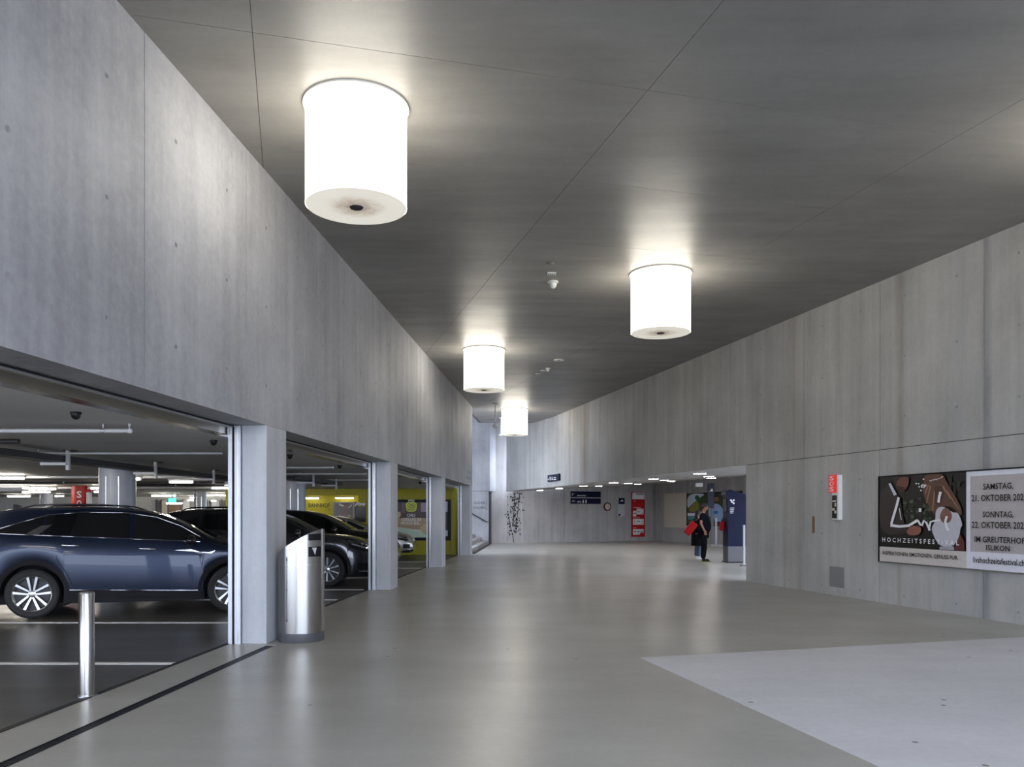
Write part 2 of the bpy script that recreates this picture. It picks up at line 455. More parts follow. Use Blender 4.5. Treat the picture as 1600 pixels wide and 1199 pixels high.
for d, lab in zip(COLS, ('near end pillar', 'pillar behind the waste bin', 'second visible pillar', 'third visible pillar', 'last pillar by the stairs')):
    t = thing('guide_rail', 'pale metal shutter guide rail on the ' + lab, 'rail', wl(d, -.36, 0), group='shutter guide rails')
    MB().obox(wl(d-.035, -.365, 0), UL*.062, NL*.072, (0,0,LINT-.01)).build('rail_profile', 'rail_metal', t, bevel=.003)
    MB().obox(wl(d-.035, -.44, 0), UL*.062, NL*.048, (0,0,LINT-.01)).build('rail_profile', 'rail_metal', t, bevel=.003)
    MB().obox(wl(d-.02, -.392, 0), UL*.04, NL*.027, (0,0,LINT-.02)).build('slot', 'dark_gap', t)
    MB().obox(wl(d-.04, -.325, 0), UL*.01, NL*.006, (0,0,LINT-.01)).build('rail_edge', 'satin_chrome', t)
for k, lab in enumerate(('over the blue car bay', 'between waste bin pillar and second pillar', 'between second and third pillar', 'before the last pillar')):
    a = COLS[k]+.67; b_ = COLS[k+1]-.045
    t = thing('shutter_housing', 'shiny steel shutter housing ' + lab, 'shutter', wl((a+b_)/2, -.5, GCEIL), group='steel shutter housings')
    MB().obox(wl(a, -.58, GCEIL-.005), seg(a, b_), NL*.16, (0,0,.105)).build('steel_casing', 'steel_panel', t)
    MB().obox(wl(a, -.42, LINT-.03), seg(a, b_), NL*.03, (0,0,.025)).build('track', 'rail_metal', t)
    MB().obox(wl(a, -.39, LINT-.018), seg(a, b_), NL*.02, (0,0,.012)).build('track_slot', 'dark_gap', t)

# right wall
wall_r = struct('wall_right', MB().obox(wr(D0, -.4, 0), UR*((18.2-D0)/UR.y), NR*.388, (0,0,CEIL)), 'joint_dark', 'grey concrete wall carrying the billboard', 'wall')
def segr(a, b_): return UR*((b_-a)/UR.y)
ZJ = 2.58
js = [11.69 + 2.17*k for k in range(-7, 11)]
for a, b_ in zip(js, js[1:]):
    g = .005
    if b_ < 18.3:
        MB().obox(wr(a+g, -.3, 0), segr(a+g, b_-g), NR*.312, (0,0,ZJ-.006)).build('concrete_panel', 'concrete_right', wall_r)
    zb = ZJ+.006
    MB().obox(wr(a+g, -.4, zb), segr(a+g, b_-g), NR*.4, (0,0,CEIL-zb)).build('concrete_panel', 'concrete_right', wall_r)
# the far end of the right wall bends round
path = [wr(33.39)] + [Vector(p+(0,)) for p in ((1.2,34.6),(.80,35.6),(.50,36.5),(.30,37.3),(.10,38.1),(-.10,38.9),(-.27,39.8))]
mb = MB(); rows = []
for z in (ZJ+.006, 8.5): rows.append([Vector((p.x, p.y, z)) for p in path])
back = [p + Vector((.45, .1, 0)) for p in path]
mb.grid(rows); mb.grid([[Vector((p.x, p.y, z)) for p in back] for z in (ZJ+.006, 8.5)], True)
mb.grid([[Vector((p.x, p.y, ZJ+.006)) for p in path], [Vector((p.x, p.y, ZJ+.006)) for p in back]], True)
mb.build('curved_end', 'concrete_right', wall_r, 50)
for k in range(14):
    for z in (5.04, 4.06, 3.09, 2.10, 1.13, .16):
        d = 7.85 + 1.085*k
        if z < ZJ and d > 17.8: continue
        o = share(plug_src, wall_r)
        o.location = WM[wall_r].inverted() @ wr(d, .001 if z > ZJ else .013, z); o.rotation_euler = (0, R(90), math.atan2(NR.y, NR.x))

# low hall behind the right wall
def low_z(x, y): return 2.60 + .061*max(0, (x - WR(y))/1.027)
B0, B1, B2, B3 = Vector((-1.3, 41.2, 0)), Vector((7.8, 45.5, 0)), Vector((10.0, 38.4, 0)), Vector((12.3, 31.0, 0))
UB = (B1-B0).normalized(); NB = Vector((UB.y, -UB.x, 0))
wall_b = struct('wall_back', MB().obox(B0 - NB*.3, B1-B0, NB*.288, (0,0,3.3)), 'joint_dark', 'far grey concrete wall with blue signs and clock', 'wall')
Lb = (B1-B0).length; cuts = [0, 1.75, 4.05, 7.0, Lb+.02]
PB = Plane(B0, NB)
cuts = [0, (PB(793, 820)-B0).dot(UB), (PB(881.5, 820)-B0).dot(UB), (PB(948.5, 820)-B0).dot(UB), Lb]
for k, (a, b_) in enumerate(zip(cuts, cuts[1:])):
    MB().obox(B0 + UB*(a+.006) - NB*.25, UB*(b_-a-.012), NB*.25, (0,0,8.5 if k == 0 else 3.3)).build('concrete_panel', 'concrete_far', wall_b)
UC = (B2-B1).normalized(); NC = Vector((UC.y, -UC.x, 0)); NC = NC if NC.y < 0 else -NC
wall_c = struct('wall_recess', MB().obox(B1 - NC*.3 - UC*.4, B2-B1+UC*.4, NC*.3, (0,0,3.4)), 'concrete_far', 'shaded concrete wall with cream panel and poster in lightened colours', 'wall')
UD = (B3-B2).normalized(); ND = Vector((UD.y, -UD.x, 0)); ND = ND if ND.x < 0 else -ND
struct('wall_recess_side', MB().obox(B2 - ND*.3, B3-B2, ND*.3, (0,0,3.4)), 'concrete_far', 'concrete wall behind the blue ticket column', 'wall')
pl = [wr(18.25, -.4), wr(33.4, -.4), Vector((.7, 37.2, 0)), Vector((.2, 41.6, 0)), B1 + Vector((.2, .3, 0)), B2 + Vector((.3, .2, 0)), B3 + Vector((.4, 0, 0)), Vector((9.0, 18.0, 0))]
mb = MB(); mb.prism([(p.x, p.y, low_z(p.x, p.y)) for p in pl], (0, 0, .25))
struct('ceiling_low', mb, 'concrete_far', 'low sloping concrete ceiling with small strip lights', 'ceiling')
for k in range(4):                                       # unseen piers, put between the right openings to streak the daylight
    a = Vector((12.3, 31, 0)).lerp(Vector((7.6, 18.4, 0)), k/3*.96+.02)
    tag(MB().box((a.x, a.y-.5, 0), (a.x+.4, a.y+.5, 3.2)).build('pier', 'concrete_far'), 'unseen concrete pier streaking the daylight at the side opening', 'pier', 'side opening piers', 'structure')

# stair block at the far left end
blk = [(-4.4, 40.5), (-1.09, 40.5), (-.95, 40.75), (-.80, 41.3), (-4.4, 41.3)]
struct('wall_stair_upper', MB().slab(blk, 2.62, 8.5), 'concrete_left', 'tall pale concrete block above the staircase', 'wall')
struct('wall_stair', MB().slab([(-4.4, 40.52), (-1.16, 40.52), (-1.16, 41.15), (-4.4, 41.15)], 0, 2.61), 'concrete_left', 'bright concrete wall with lettering and handrail beside the stairs', 'wall')
struct('wall_stair_end', MB().box((-4.6, 33.4, 0), (-4.4, 41.3, 8.5)), 'concrete_left', 'concrete wall closing the stairwell', 'wall')
tag(MB().box((-1.15, 40.5, 0), (-1.02, 40.62, 2.61)).build('joint_profile', 'black_rubber'), 'black vertical edge profile beside the stair wall', 'profile', kind='structure')
struct('added_well_cover', MB().box((-4.6, 34.0, 8.5), (3.0, 46, 8.8)), 'concrete_far', 'added unseen concrete cover holding daylight off the hall end', 'ceiling')  # unseen cover, added to shrink the sky opening and dim the stairwell
struct('added_well_screen', MB().box((1.2, 35.4, 5.45), (1.5, 46, 8.5)).box((-1.35, 35.2, 5.74), (1.5, 35.4, 8.5)), 'concrete_far', 'added unseen concrete screen blocking daylight over the hall end', 'wall')  # unseen screen, added so daylight enters only over the stairs
t = thing('staircase', 'short concrete staircase rising left beyond the last pillar', 'stairs', (-1.9, 35.5, 0))
sa, sb = Vector((-1.55, 30.6, 0)), Vector((-1.20, 40.45, 0))
for k in range(9):
    e = sb - sa; off = Vector((-.3*k, 0, 0))
    MB().obox(sa + off, e, Vector((-.32, 0, 0)), (0,0,.165*(k+1))).build('step', 'concrete_far', t)
tag(MB().tube([sa + Vector((.12, 0, .004)), sb + Vector((.12, -.4, .004))], .05, 6).build('gutter_strip', 'black_rubber'), 'black gutter strip at the foot of the stairs', 'strip', kind='structure')
t = thing('handrail', 'dark sloping handrail on the bright stair wall', 'handrail', (-1.6, 40.4, 1.0))
MB().tube([(-2.6, 40.42, 1.86), (-1.25, 40.42, 1.10), (-1.18, 40.42, 1.10)], .025, 8).build('rail', 'tray_dark', t, 60)
for x in (-1.45, -2.3): MB().tube([(x, 40.42, 1.10 + (-1.25-x)*.563), (x, 40.42, 1.03 + (-1.25-x)*.563), (x, 40.52, 1.0 + (-1.25-x)*.563)], .014, 6).build('bracket', 'tray_dark', t, 60)
PS = Plane((0, 40.52, 0), (0, -1, 0))
t = thing('wall_lettering', 'two lines of grey capital letters on the stair wall', 'lettering', (-1.6, 40.5, 1.7))
PS.word('CASCHNELS', 739.5, 784, 760.5, 788, .004, 'kiosk_grey', t)
PS.word('SUNDBERG', 739.5, 791.5, 760.5, 795.5, .004, 'kiosk_grey', t)
PLW = Plane(wl(10), NL)
t = thing('beam_lettering', 'tiny dark letters at the far end of the left wall', 'lettering', wl(29.5, 0, 2.7))
PLW.word('ZU', 731.8, 736, 735.6, 740.5, .004, 'kiosk_grey', t)
PLW.word('GLEIS', 728, 745, 735.6, 749, .004, 'kiosk_grey', t)

# garage shell
struct('ceiling_garage', MB().slab([(-34, -4), (WL(-4)-.585, -4), (WL(30.25)-.585, 30.25), (-4.5, 30.25), (-4.5, 33.3), (-10.5, 33.3), (-10.5, 44.4), (-34, 44.4)], GCEIL, GCEIL+.25), 'garage_ceiling_paint', 'low grey parking garage ceiling', 'ceiling')
struct('wall_garage_back', MB().box((-34, 44, 0), (-8.6, 44.4, GCEIL)), 'white_paint', 'far pale wall of the parking garage', 'wall')
struct('wall_garage_side', MB().box((-34.3, -4, 0), (-34, 44.4, GCEIL)), 'white_paint', 'side wall of the parking garage', 'wall')
YD = 30.0
xr = (545-800)/FPX*YD; xl = (470-800)/FPX*YD
struct('wall_yellow', MB().box((xr+.35, YD, 0), (WL(YD)-.45, YD+.25, GCEIL)).box((xl-.6, YD, 2.17), (xr+.35, YD+.25, GCEIL)), 'yellow_wall', 'olive yellow garage wall behind the parked cars', 'wall')
struct('wall_yellow_recess', MB().box((-10.5, 33.0, 0), (-4.5, 33.3, GCEIL)).box((-10.5, 30, 0), (-10.2, 33, GCEIL)), 'yellow_lit', 'yellow wall with station lettering, recess light in its colour', 'wall')
struct('wall_yellow_reveal', MB().slab([(xr+.35, YD+.25), (xr+.36, YD+.25), (-4.5, 33), (-4.6, 33)], 0, GCEIL), 'yellow_lit', 'yellow side of the lit recess', 'wall')

# ------------------------------------------------------------------ drum lamps
def lamp(x, y, label):
    t = thing('drum_lamp', label, 'lamp', (x, y, 4.46), group='ceiling drum lamps')
    r = .482; zt = CEIL - 4.46
    MB().lathe([(r, .0), (r, zt-.004)], n=64, cap=False).build('shade', 'lamp_shade', t, 40, local=True)
    MB().lathe([(.055, .01), (.055, -.004), (r-.004, -.004), (r-.004, .01), (.055, .01)], n=64, cap=False).build('diffuser', 'lamp_bottom', t, 40, local=True)
    MB().lathe([(.0, -.016), (.058, -.016), (.066, -.006), (.066, .02), (0, .02)], n=24).build('vent', 'alloy_dark', t, 40, local=True)
    MB().lathe([(r+.002, zt-.02), (r+.022, zt-.02), (r+.022, zt-.001), (r+.002, zt-.001), (r+.002, zt-.02)], n=64, cap=False).build('ceiling_ring', 'lamp_ring', t, 40, local=True)
    return t
lamp(-1.50, 7.9, 'largest glowing white drum lamp near the left wall')
lamp(2.43, 13.4, 'glowing white drum lamp nearest the right wall')
lamp(-.67, 19.6, 'second smallest glowing drum lamp, left of centre')
lamp(.10, 30.8, 'smallest glowing drum lamp at the far end')
lamp(6.15, 7.9, 'drum lamp above the billboard, out at the right edge')

# ceiling devices
def disc(px, py, r, h, label, dome=False, name='smoke_detector', mat='sensor_white'):
    p = on_z(px, py, CEIL)
    t = thing(name, label, 'detector', (p.x, p.y, CEIL-h))
    if dome:
        MB().lathe([(r, h), (r, h*.8), (r*.75, h*.7)], n=20).build('base', mat, t, 40, local=True)
        MB().lathe([(0, 0), (r*.4, h*.08), (r*.65, h*.35), (r*.72, h*.75)], n=20).build('dome', mat, t, 60, local=True)
    else:
        MB().lathe([(0, 0), (r*.8, 0), (r, h*.5), (r, h)], n=24).build('cover', mat, t, 40, local=True)
        MB().lathe([(0, -.004), (r*.3, -.004), (r*.3, 0)], n=12).build('grille', 'plug_grey', t, 40, local=True)
disc(864, 440, .09, .12, 'white dome detector on the ceiling below a small plate', True)
disc(861, 411.5, .05, .02, 'small dark disc on the ceiling before the white plate', False, 'ceiling_sensor', 'plug_grey')
p = on_z(862, 427, CEIL)
t = thing('ceiling_plate', 'small pale slotted plate on the ceiling', 'vent', (p.x, p.y, CEIL-.02))
MB().box((-.07, -.06, 0), (.07, .06, .02)).build('plate', 'sensor_white', t, local=True)
for k in range(4): MB().box((-.055+.03*k, -.045, -.003), (-.040+.03*k, .045, 0)).build('slot', 'plug_grey', t, local=True)
disc(873.5, 562.5, .14, .02, 'flat round cover on the ceiling, farther right of three')
disc(856, 575.5, .07, .10, 'small far white dome detector on the ceiling', True)
disc(848.5, 579.2, .08, .02, 'flat round cover next to the far dome detector')
disc(840.5, 584, .08, .02, 'flat round cover left of the far dome detector')
def pendant(px, d, zb, label):
    x = (px-800)/FPX*d
    t = thing('pendant_sensor', label, 'sensor', (x, d, zb))
    MB().tube([(0,0,.1), (0,0,CEIL-zb)], .022, 8).build('rod', 'sensor_white', t, 50, local=True)
    MB().lathe([(0,0),(.05,.03),(.095,.07),(.095,.09),(.03,.13),(0,.13)], n=16).build('head', 'sensor_white', t, 50, local=True)
    MB().lathe([(.09,CEIL-zb-.03),(.09,CEIL-zb-.002)], n=16).build('rose', 'sensor_white', t, 50, local=True)
pendant(774, 29.3, 4.55, 'thin rod with white sensor head hanging left of the far lamp')
pendant(783, 33.5, 4.65, 'sensor head on a rod half hidden by the far lamp')

# low hall strip lights
ORD = 'first second third fourth fifth sixth seventh eighth ninth tenth eleventh twelfth thirteenth fourteenth fifteenth sixteenth seventeenth eighteenth nineteenth twentieth'.split()
for (px, py, w) in sorted(((844,766.7,9),(873.6,763.8,10),(911.8,760,11.5),(935.6,760,10),(958.8,755,13),(981.7,756.2,11),(996.5,757,10),(1021.3,749,14),
                    (1038,751,12),(1048.7,752.4,11),(1093.4,741,18),(1107.4,745.3,15),(1111.4,747.7,13),(1097,752.7,8),(1084,756.4,10),(1126.8,757,12),(1144,751.6,13),(1161.5,757.6,5))):
    d = 30.0
    for _ in range(60):
        q = at(px, py, d); zc = low_z(q.x, q.y) - .03
        d = .7*d + .3*((zc-CAMZ)*FPX/(HOR-py))
        d = min(d, 44.0)
    q = at(px, py, d)
    if (Vector((q.x, q.y, 0)) - B0).dot(NB) < .3: q += Vector((0, -1.2, 0)) * 1
    zc = low_z(q.x, q.y) - .03
    ww = max(.2, w*d/FPX)
    t = thing('strip_light', ORD[0] + ' small bright strip light from the left under the low ceiling', 'light', (q.x, q.y, zc), group='strip lights of the low hall'); ORD.pop(0)
    MB().box((-ww/2-.02, -.07, .004), (ww/2+.02, .07, .045)).build('housing', 'sensor_white', t, local=True)
    MB().box((-ww/2, -.05, -.002), (ww/2, .05, .006)).build('diffuser', 'low_light', t, local=True)

# ------------------------------------------------------------------ waste bin and bollard
t = thing('waste_bin', 'tall round brushed steel waste bin with slanted top', 'bin', (-2.50, 9.72, 0))
r = .268; n = 56
def bin_top(a): return 1.168 + .15*math.cos(a) - .02*math.sin(a)
ring = lambda z, rr: [Vector((rr*math.cos(2*math.pi*i/n), rr*math.sin(2*math.pi*i/n), z if not callable(z) else z(2*math.pi*i/n))) for i in range(n+1)]
MB().grid([ring(.11, r), ring(.6, r), ring(bin_top, r), ring(lambda a: bin_top(a)+.006, r-.012), ring(lambda a: 1.135+.13*math.cos(a), r-.03)]).add(ring(lambda a: 1.135+.13*math.cos(a), r-.03)[:-1], [tuple(range(n))]).build('body', 'brushed_steel', t, 40, local=True)
MB().lathe([(r-.012, 0), (r-.006, .012), (r-.006, .11), (0, .11)], n=56).build('base_ring', 'kiosk_grey', t, 40, local=True)
MB().lathe([(r+.0015, .905), (r+.0015, .91)], n=56).build('seam', 'alloy', t, local=True)
def bin_patch(a0, a1, z0, z1, off, mat, name, par):
    m_ = 8; rows = [[Vector(((r+off)*math.cos(R(a0+(a1-a0)*i/m_)), (r+off)*math.sin(R(a0+(a1-a0)*i/m_)), z)) for i in range(m_+1)] for z in (z0, z1)]
    rows2 = [[p*1.0 - Vector((p.x, p.y, 0)).normalized()*.01 for p in rw] for rw in rows]
    mb = MB().grid(rows); mb.grid([rows[0], rows2[0]]); mb.grid([rows[1], rows2[1]])
    return mb.build(name, mat, par, 40, local=True)
bin_patch(-58, -20, 1.19, 1.265, .004, 'black_plastic', 'ash_slot', t)
o = bin_patch(-58, -20, 1.00, 1.115, .004, 'black_plastic', 'waste_slot', t)
MB().add([Vector(((r+.007)*math.cos(R(a)), (r+.007)*math.sin(R(a)), z)) for a, z in ((-50,1.105),(-36,1.105),(-41,1.02))], [(0,1,2)]).build('pictogram', 'sign_grey', o, local=True)
MB().tube([(r*math.cos(R(-113))*1.004, r*math.sin(R(-113))*1.004, .25), (r*math.cos(R(-113))*1.004, r*math.sin(R(-113))*1.004, 1.0)], .004, 6).build('door_gap', 'kiosk_grey', t, local=True)
for z in (.27, .62, .97): MB().ellipsoid((r*math.cos(R(-113))*1.01, r*math.sin(R(-113))*1.01, z), (.008, .008, .022), 8, 6).build('hinge', 'kiosk_grey', t, 60, local=True)

t = thing('bollard', 'slim stainless steel bollard in front of the blue car', 'bollard', (-3.50, 6.74, 0))
MB().lathe([(.060, .01), (.060, .845), (.056, .853), (.0, .853)], n=32).build('tube', 'brushed_steel', t, 40, local=True)
MB().lathe([(.048, .853), (.048, .858), (0, .858)], n=24).build('cap', 'kiosk_grey', t, 40, local=True)
MB().lathe([(.085, 0), (.085, .01), (.0, .01)], n=32).build('flange', 'satin_chrome', t, 40, local=True)

# ------------------------------------------------------------------ right wall: alarm box, hatch, billboard
PA = Plane(wr(11, .02), NR)
p = PA(1307, 813)
t = thing('alarm_box', 'red and white emergency call box left of the billboard', 'alarm box', p)
a0, w0, h0 = PA.rect(1301.5, 743, 1314, 813)
a0 = wr(15.05, .012, 1.385); 
MB().obox(a0, -UR*.16, (0,0,.82), NR*.07).build('housing', 'sensor_white', t, bevel=.004)
f0 = a0 + NR*.07
o = MB().obox(f0 - UR*.15 + Vector((0,0,.03)), UR*.14, (0,0,.42), NR*.003).build('window', 'black_gloss', t)
for k, (s_, z, w_, h_) in enumerate(((.02,.30,.10,.03),(.015,.22,.04,.06),(.06,.14,.07,.05),(.01,.09,.05,.05))):
    MB().obox(f0 - UR*(.145-s_) + Vector((0,0,.03+z)) + NR*.003, UR*w_, (0,0,h_), NR*.002).build('print', 'cream_panel', o)
MB().obox(a0 + Vector((0,0,.50)) - UR*.16 + NR*.02, UR*.245, (0,0,.325), NR*.056).build('sign_panel', 'red_sign', t, bevel=.003)
s0 = a0 + NR*.078 + UR*.012
for k, ch in enumerate('SOS'): text(ch, s0 + Vector((0,0,.725-.1*k)) + UR*.045, -UR, (0,0,1), .13, .082, 'sign_white', t)
MB().obox(a0 - UR*.16, -UR*.05, (0,0,.82), NR*.078).build('light_edge', 'white_paint', t, bevel=.004)
t = thing('wall_hatch', 'square grey cover plate low on the right wall', 'hatch', wr(15.0, .02, .17))
MB().obox(wr(15.2, .012, .155), -UR*.42, (0,0,.37), NR*.012).build('plate', 'plug_grey', t, bevel=.003)
for k, (s_, z) in enumerate(((.02,.17),(.37,.17),(.02,.47),(.37,.47))): MB().obox(wr(15.2, .024, z) - UR*s_, -UR*.02, (0,0,.02), NR*.003).build('screw', 'satin_chrome', t)
tag(MB().obox(wr(15.75, .012, 1.13), -UR*.08, (0,0,.32), NR*.003).build('rust_mark', poster_mat('rust_brown', (120, 90, 55))), 'vertical brown rust mark left of the emergency call box', 'stain')

PP = Plane(wr(11, .09), NR)
ZX = lambda x: 1360 + x/6.3125
ZY = lambda y: 720 + y/6.3105
bl = PP(ZX(88), 810); L_b = 3.36
zb0, zb1 = .700, 2.115
t = thing('billboard', 'wide framed billboard advertising a wedding fair on the right wall', 'billboard', Vector((bl.x, bl.y, zb0)))
bo = Vector((bl.x, bl.y, zb0))
MB().obox(bo + UR*.02 - NR*.078, -UR*(L_b+.04), (0,0,zb1-zb0), NR*.07).build('case', 'black_plastic', t, bevel=.004)
for zz in (zb0-.012, zb1-.006): MB().obox(bo + UR*.025 - NR*.078 + Vector((0,0,zz-zb0)), -UR*(L_b+.05), (0,0,.02), NR*.084).build('frame_bar', 'satin_chrome' if zz < 1 else 'black_plastic', t)
MB().obox(bo + UR*.025 - NR*.078, UR*-.02, (0,0,zb1-zb0), NR*.084).build('frame_bar', 'black_plastic', t)
lay = [0]
def pb(x, y, out): return PP(ZX(x), ZY(y), out)
def chaikin(pts, n=2):
    for _ in range(n):
        out = []
        for a, b_ in zip(pts, pts[1:] + pts[:1]): out += [(a[0]*.75+b_[0]*.25, a[1]*.75+b_[1]*.25), (a[0]*.25+b_[0]*.75, a[1]*.25+b_[1]*.75)]
        pts = out
    return pts
def shape(pts, rgb, name='print_area', zb=None):
    if len(pts) > 5: pts = chaikin(list(pts))
    lay[0] += 1; out = -.0075 + lay[0]*.00028
    q = [pb(x, y, out) for x, y in pts]
    for p_ in q: p_.z = max(zb0+.004, min(zb1-.008, p_.z))
    mb = MB(); mb.face(q)
    return mb.build(name, poster_mat('print_%d_%d_%d' % rgb, rgb), t)
def strip_box(s0, s1, z0, z1, rgb, name):
    lay[0] += 1; out = -.0075 + lay[0]*.00028
    a = bo - UR*s0 + NR*out; b_ = bo - UR*s1 + NR*out
    return MB().face([Vector((a.x,a.y,z0)), Vector((b_.x,b_.y,z0)), Vector((b_.x,b_.y,z1)), Vector((a.x,a.y,z1))]).build(name, poster_mat('print_%d_%d_%d' % rgb, rgb), t)
S1 = (bo - pb(942, 500, 0)).dot(UR)
strip_box(0, S1, zb0+.25, zb1-.006, (14, 14, 15), 'photo_ground')
strip_box(0, S1, zb0+.006, zb0+.25, (205, 198, 192), 'caption_band')
strip_box(S1, L_b, zb0+.006, zb1-.006, (222, 222, 232), 'text_ground')
strip_box(S1+.075, L_b-.08, zb0+.255, zb1-.075, (178, 172, 172), 'text_panel')
rnd = random.Random(3)
def blob(x, y, rx, ry, rgb, n=9, name='print_area', j=.25):
    return shape([(x + rx*math.cos(2*math.pi*i/n)*(1+rnd.uniform(-j, j)), y + ry*math.sin(2*math.pi*i/n)*(1+rnd.uniform(-j, j))) for i in range(n)], rgb, name)
for k in range(46):
    c = rnd.choice(((30,42,30),(44,60,42),(24,32,26),(70,84,62),(38,50,36)))
    blob(rnd.uniform(320, 600), rnd.uniform(340, 600), rnd.uniform(8, 26), rnd.uniform(8, 26), c, 7, 'leaf_print')
for k in range(16): blob(rnd.uniform(750, 915), rnd.uniform(150, 420), rnd.uniform(10, 24), rnd.uniform(10, 24), rnd.choice(((24,30,26),(32,40,32))), 7, 'leaf_print')
shape([(95,310),(140,285),(185,225),(262,335),(300,365),(330,600),(375,690),(350,735),(95,735)], (46, 36, 39), 'suit_print')
shape([(183,228),(206,222),(266,332),(240,348)], (200, 202, 215), 'collar_print')
shape([(235,167),(300,163),(385,160),(386,225),(350,300),(300,315),(262,262),(238,205)], (104, 62, 52), 'face_print')
shape([(262,235),(300,262),(350,258),(352,298),(310,314),(272,285)], (52, 30, 26), 'beard_print')
shape([(228,168),(310,164),(270,200),(258,250),(236,205)], (38, 24, 22), 'hair_print')
shape([(545,140),(640,132),(725,130),(765,230),(850,360),(915,490),(900,560),(820,450),(720,450),(650,545),(600,475),(540,370),(524,290),(532,200)], (92, 62, 48), 'hair_print')
for a, b_ in (((600,250),(560,420)), ((720,250),(800,380)), ((760,300),(880,480)), ((640,300),(620,500)), ((700,240),(770,330)), ((580,240),(545,330))):
    shape([(a[0]-7,a[1]),(a[0]+7,a[1]),(b_[0]+5,b_[1]),(b_[0]-5,b_[1])], (150, 112, 84), 'hair_strand_print')
shape([(640,262),(715,245),(735,330),(690,445),(650,425)], (70, 42, 36), 'face_print')
shape([(650,480),(722,445),(830,520),(872,505),(920,635),(896,662),(890,740),(830,850),(700,850),(640,765),(605,665),(650,600)], (192, 192, 200), 'dress_print')
shape([(690,850),(830,845),(836,884),(690,876)], (165, 160, 170), 'dress_print')
shape([(690,545),(722,472),(770,462),(818,530),(802,602),(742,626),(702,592)], (126, 88, 74), 'back_print')
shape([(892,722),(936,800),(938,888),(836,882),(842,850)], (96, 46, 42), 'arm_print')
shape([(360,690),(420,640),(500,650),(516,690),(480,738),(380,738)], (138, 88, 72), 'hand_print')
for k in range(16): blob(rnd.gauss(522, 26), rnd.gauss(240, 24), 9, 9, (226, 226, 228), 7, 'flower_print')
for k in range(10): blob(600+14*k, 205-5*k+rnd.uniform(-8, 8), 7, 7, (206, 200, 196), 7, 'flower_print')
def stroke(pts, w_):
    lay[0] += 1; out = -.0075 + lay[0]*.00028
    L_, R_ = [], []
    for i, (x, y) in enumerate(pts):
        xa, ya = pts[max(0, i-1)]; xb, yb = pts[min(len(pts)-1, i+1)]
        l = math.hypot(xb-xa, yb-ya); nx, ny = -(yb-ya)/l*w_/2, (xb-xa)/l*w_/2
        L_.append(pb(x+nx, y+ny, out)); R_.append(pb(x-nx, y-ny, out))
    MB().grid([L_, R_]).build('script_stroke', 'sign_white', t)
stroke([(292,362),(270,450),(240,550),(218,628)], 24)
stroke([(210,638),(300,650),(390,642),(440,612),(480,588)], 26)
stroke([(480,588),(505,632),(522,640),(540,592),(565,612),(600,690)], 20)
stroke([(590,688),(606,604),(640,596),(700,588)], 18)
stroke([(706,308),(692,360),(686,414)], 26)
stroke([(768,548),(752,600),(762,650),(782,690)], 24)
stroke([(503,470),(503,506)], 26)
stroke([(298,470),(318,585)], 7)
lay[0] += 1; OUT = -.0075 + lay[0]*.00028
def bword(body, x0, x1, zlo, h, mat):                    # x in zoom pixels, heights in metres
    ym = 500; a = PP(ZX(x0), ZY(ym), OUT); b_ = PP(ZX(x1), ZY(ym), OUT)
    return text(body, Vector((a.x, a.y, zlo)), -UR, (0,0,1), (a-b_).length, h, mat, t)
bword('H O C H Z E I T S F E S T I V A L', 130, 888, zb0+.335, .072, 'sign_white')
bword('INSPIRATIONEN. EMOTIONEN. GENUSS PUR.', 132, 880, zb0+.12, .062, 'black_plastic')
bword('SAMSTAG,', 1126, 1424, zb0+1.125, .098, 'black_plastic')
bword('21. OKTOBER 2023', 1012, 1560, zb0+.975, .092, 'black_plastic')
bword('SONNTAG,', 1122, 1426, zb0+.735, .098, 'black_plastic')
bword('22. OKTOBER 2023', 1015, 1560, zb0+.595, .092, 'black_plastic')
bword('IM GREUTERHOF', 1042, 1540, zb0+.395, .085, 'black_plastic')
bword('ISLIKON', 1156, 1390, zb0+.285, .078, 'black_plastic')
bword('livshochzeitsfestival.ch', 1028, 1535, zb0+.10, .085, 'black_plastic')

# ------------------------------------------------------------------ signs on the far walls
def sign(name, label, cat, plane, x0, y0, x1, y1, mat, depth=.05):
    a, w, h = plane.rect(x0, y0, x1, y1)
    t = thing(name, label, cat, a)
    plane.plate(MB(), x0, y0, x1, y1, .0, depth).build('panel', mat, t)
    return t
t = sign('direction_sign', 'upper long navy direction sign with arrow on the far wall', 'sign', PB, 891.5, 768.3, 938, 777.3, 'navy')
PB.word('\u2196', 893, 771.3, 897, 775.7, .053, 'sign_white', t, 'arrow'); PB.flat(MB(), 901, 774, 915, 775.6, .053).build('lettering', 'sign_grey', t)
t = sign('direction_sign', 'lower long navy sign with left arrow and toilet symbols', 'sign', PB, 891.5, 779, 938, 787.7, 'navy')
PB.word('\u2190', 893, 781.5, 898.3, 786, .053, 'sign_white', t, 'arrow'); PB.word('WC', 900.8, 783, 907.5, 786.2, .053, 'sign_white', t)
for x in (909.5, 914): 
    mb = MB(); PB.flat(mb, x, 782.3, x+1.8, 786.3, .053); PB.flat(mb, x+.4, 781, x+1.4, 782, .053); mb.build('pictogram', 'sign_white', t)
cc = PB(948.5, 792, .0)
t = thing('wall_clock', 'round wall clock with thick dark ring on the far wall', 'clock', cc - Vector((0,0,.22)))
def disc_wall(c, n_, r0, depth0, depth1, mat, name, par, seg_=36):
    u_ = Vector((0,0,1)).cross(n_).normalized(); pts = [c + n_*depth0 + u_*(r0*math.cos(2*math.pi*i/seg_)) + Vector((0,0,r0*math.sin(2*math.pi*i/seg_))) for i in range(seg_)]
    return MB().prism(pts, n_*(depth1-depth0)).build(name, mat, par, 40)
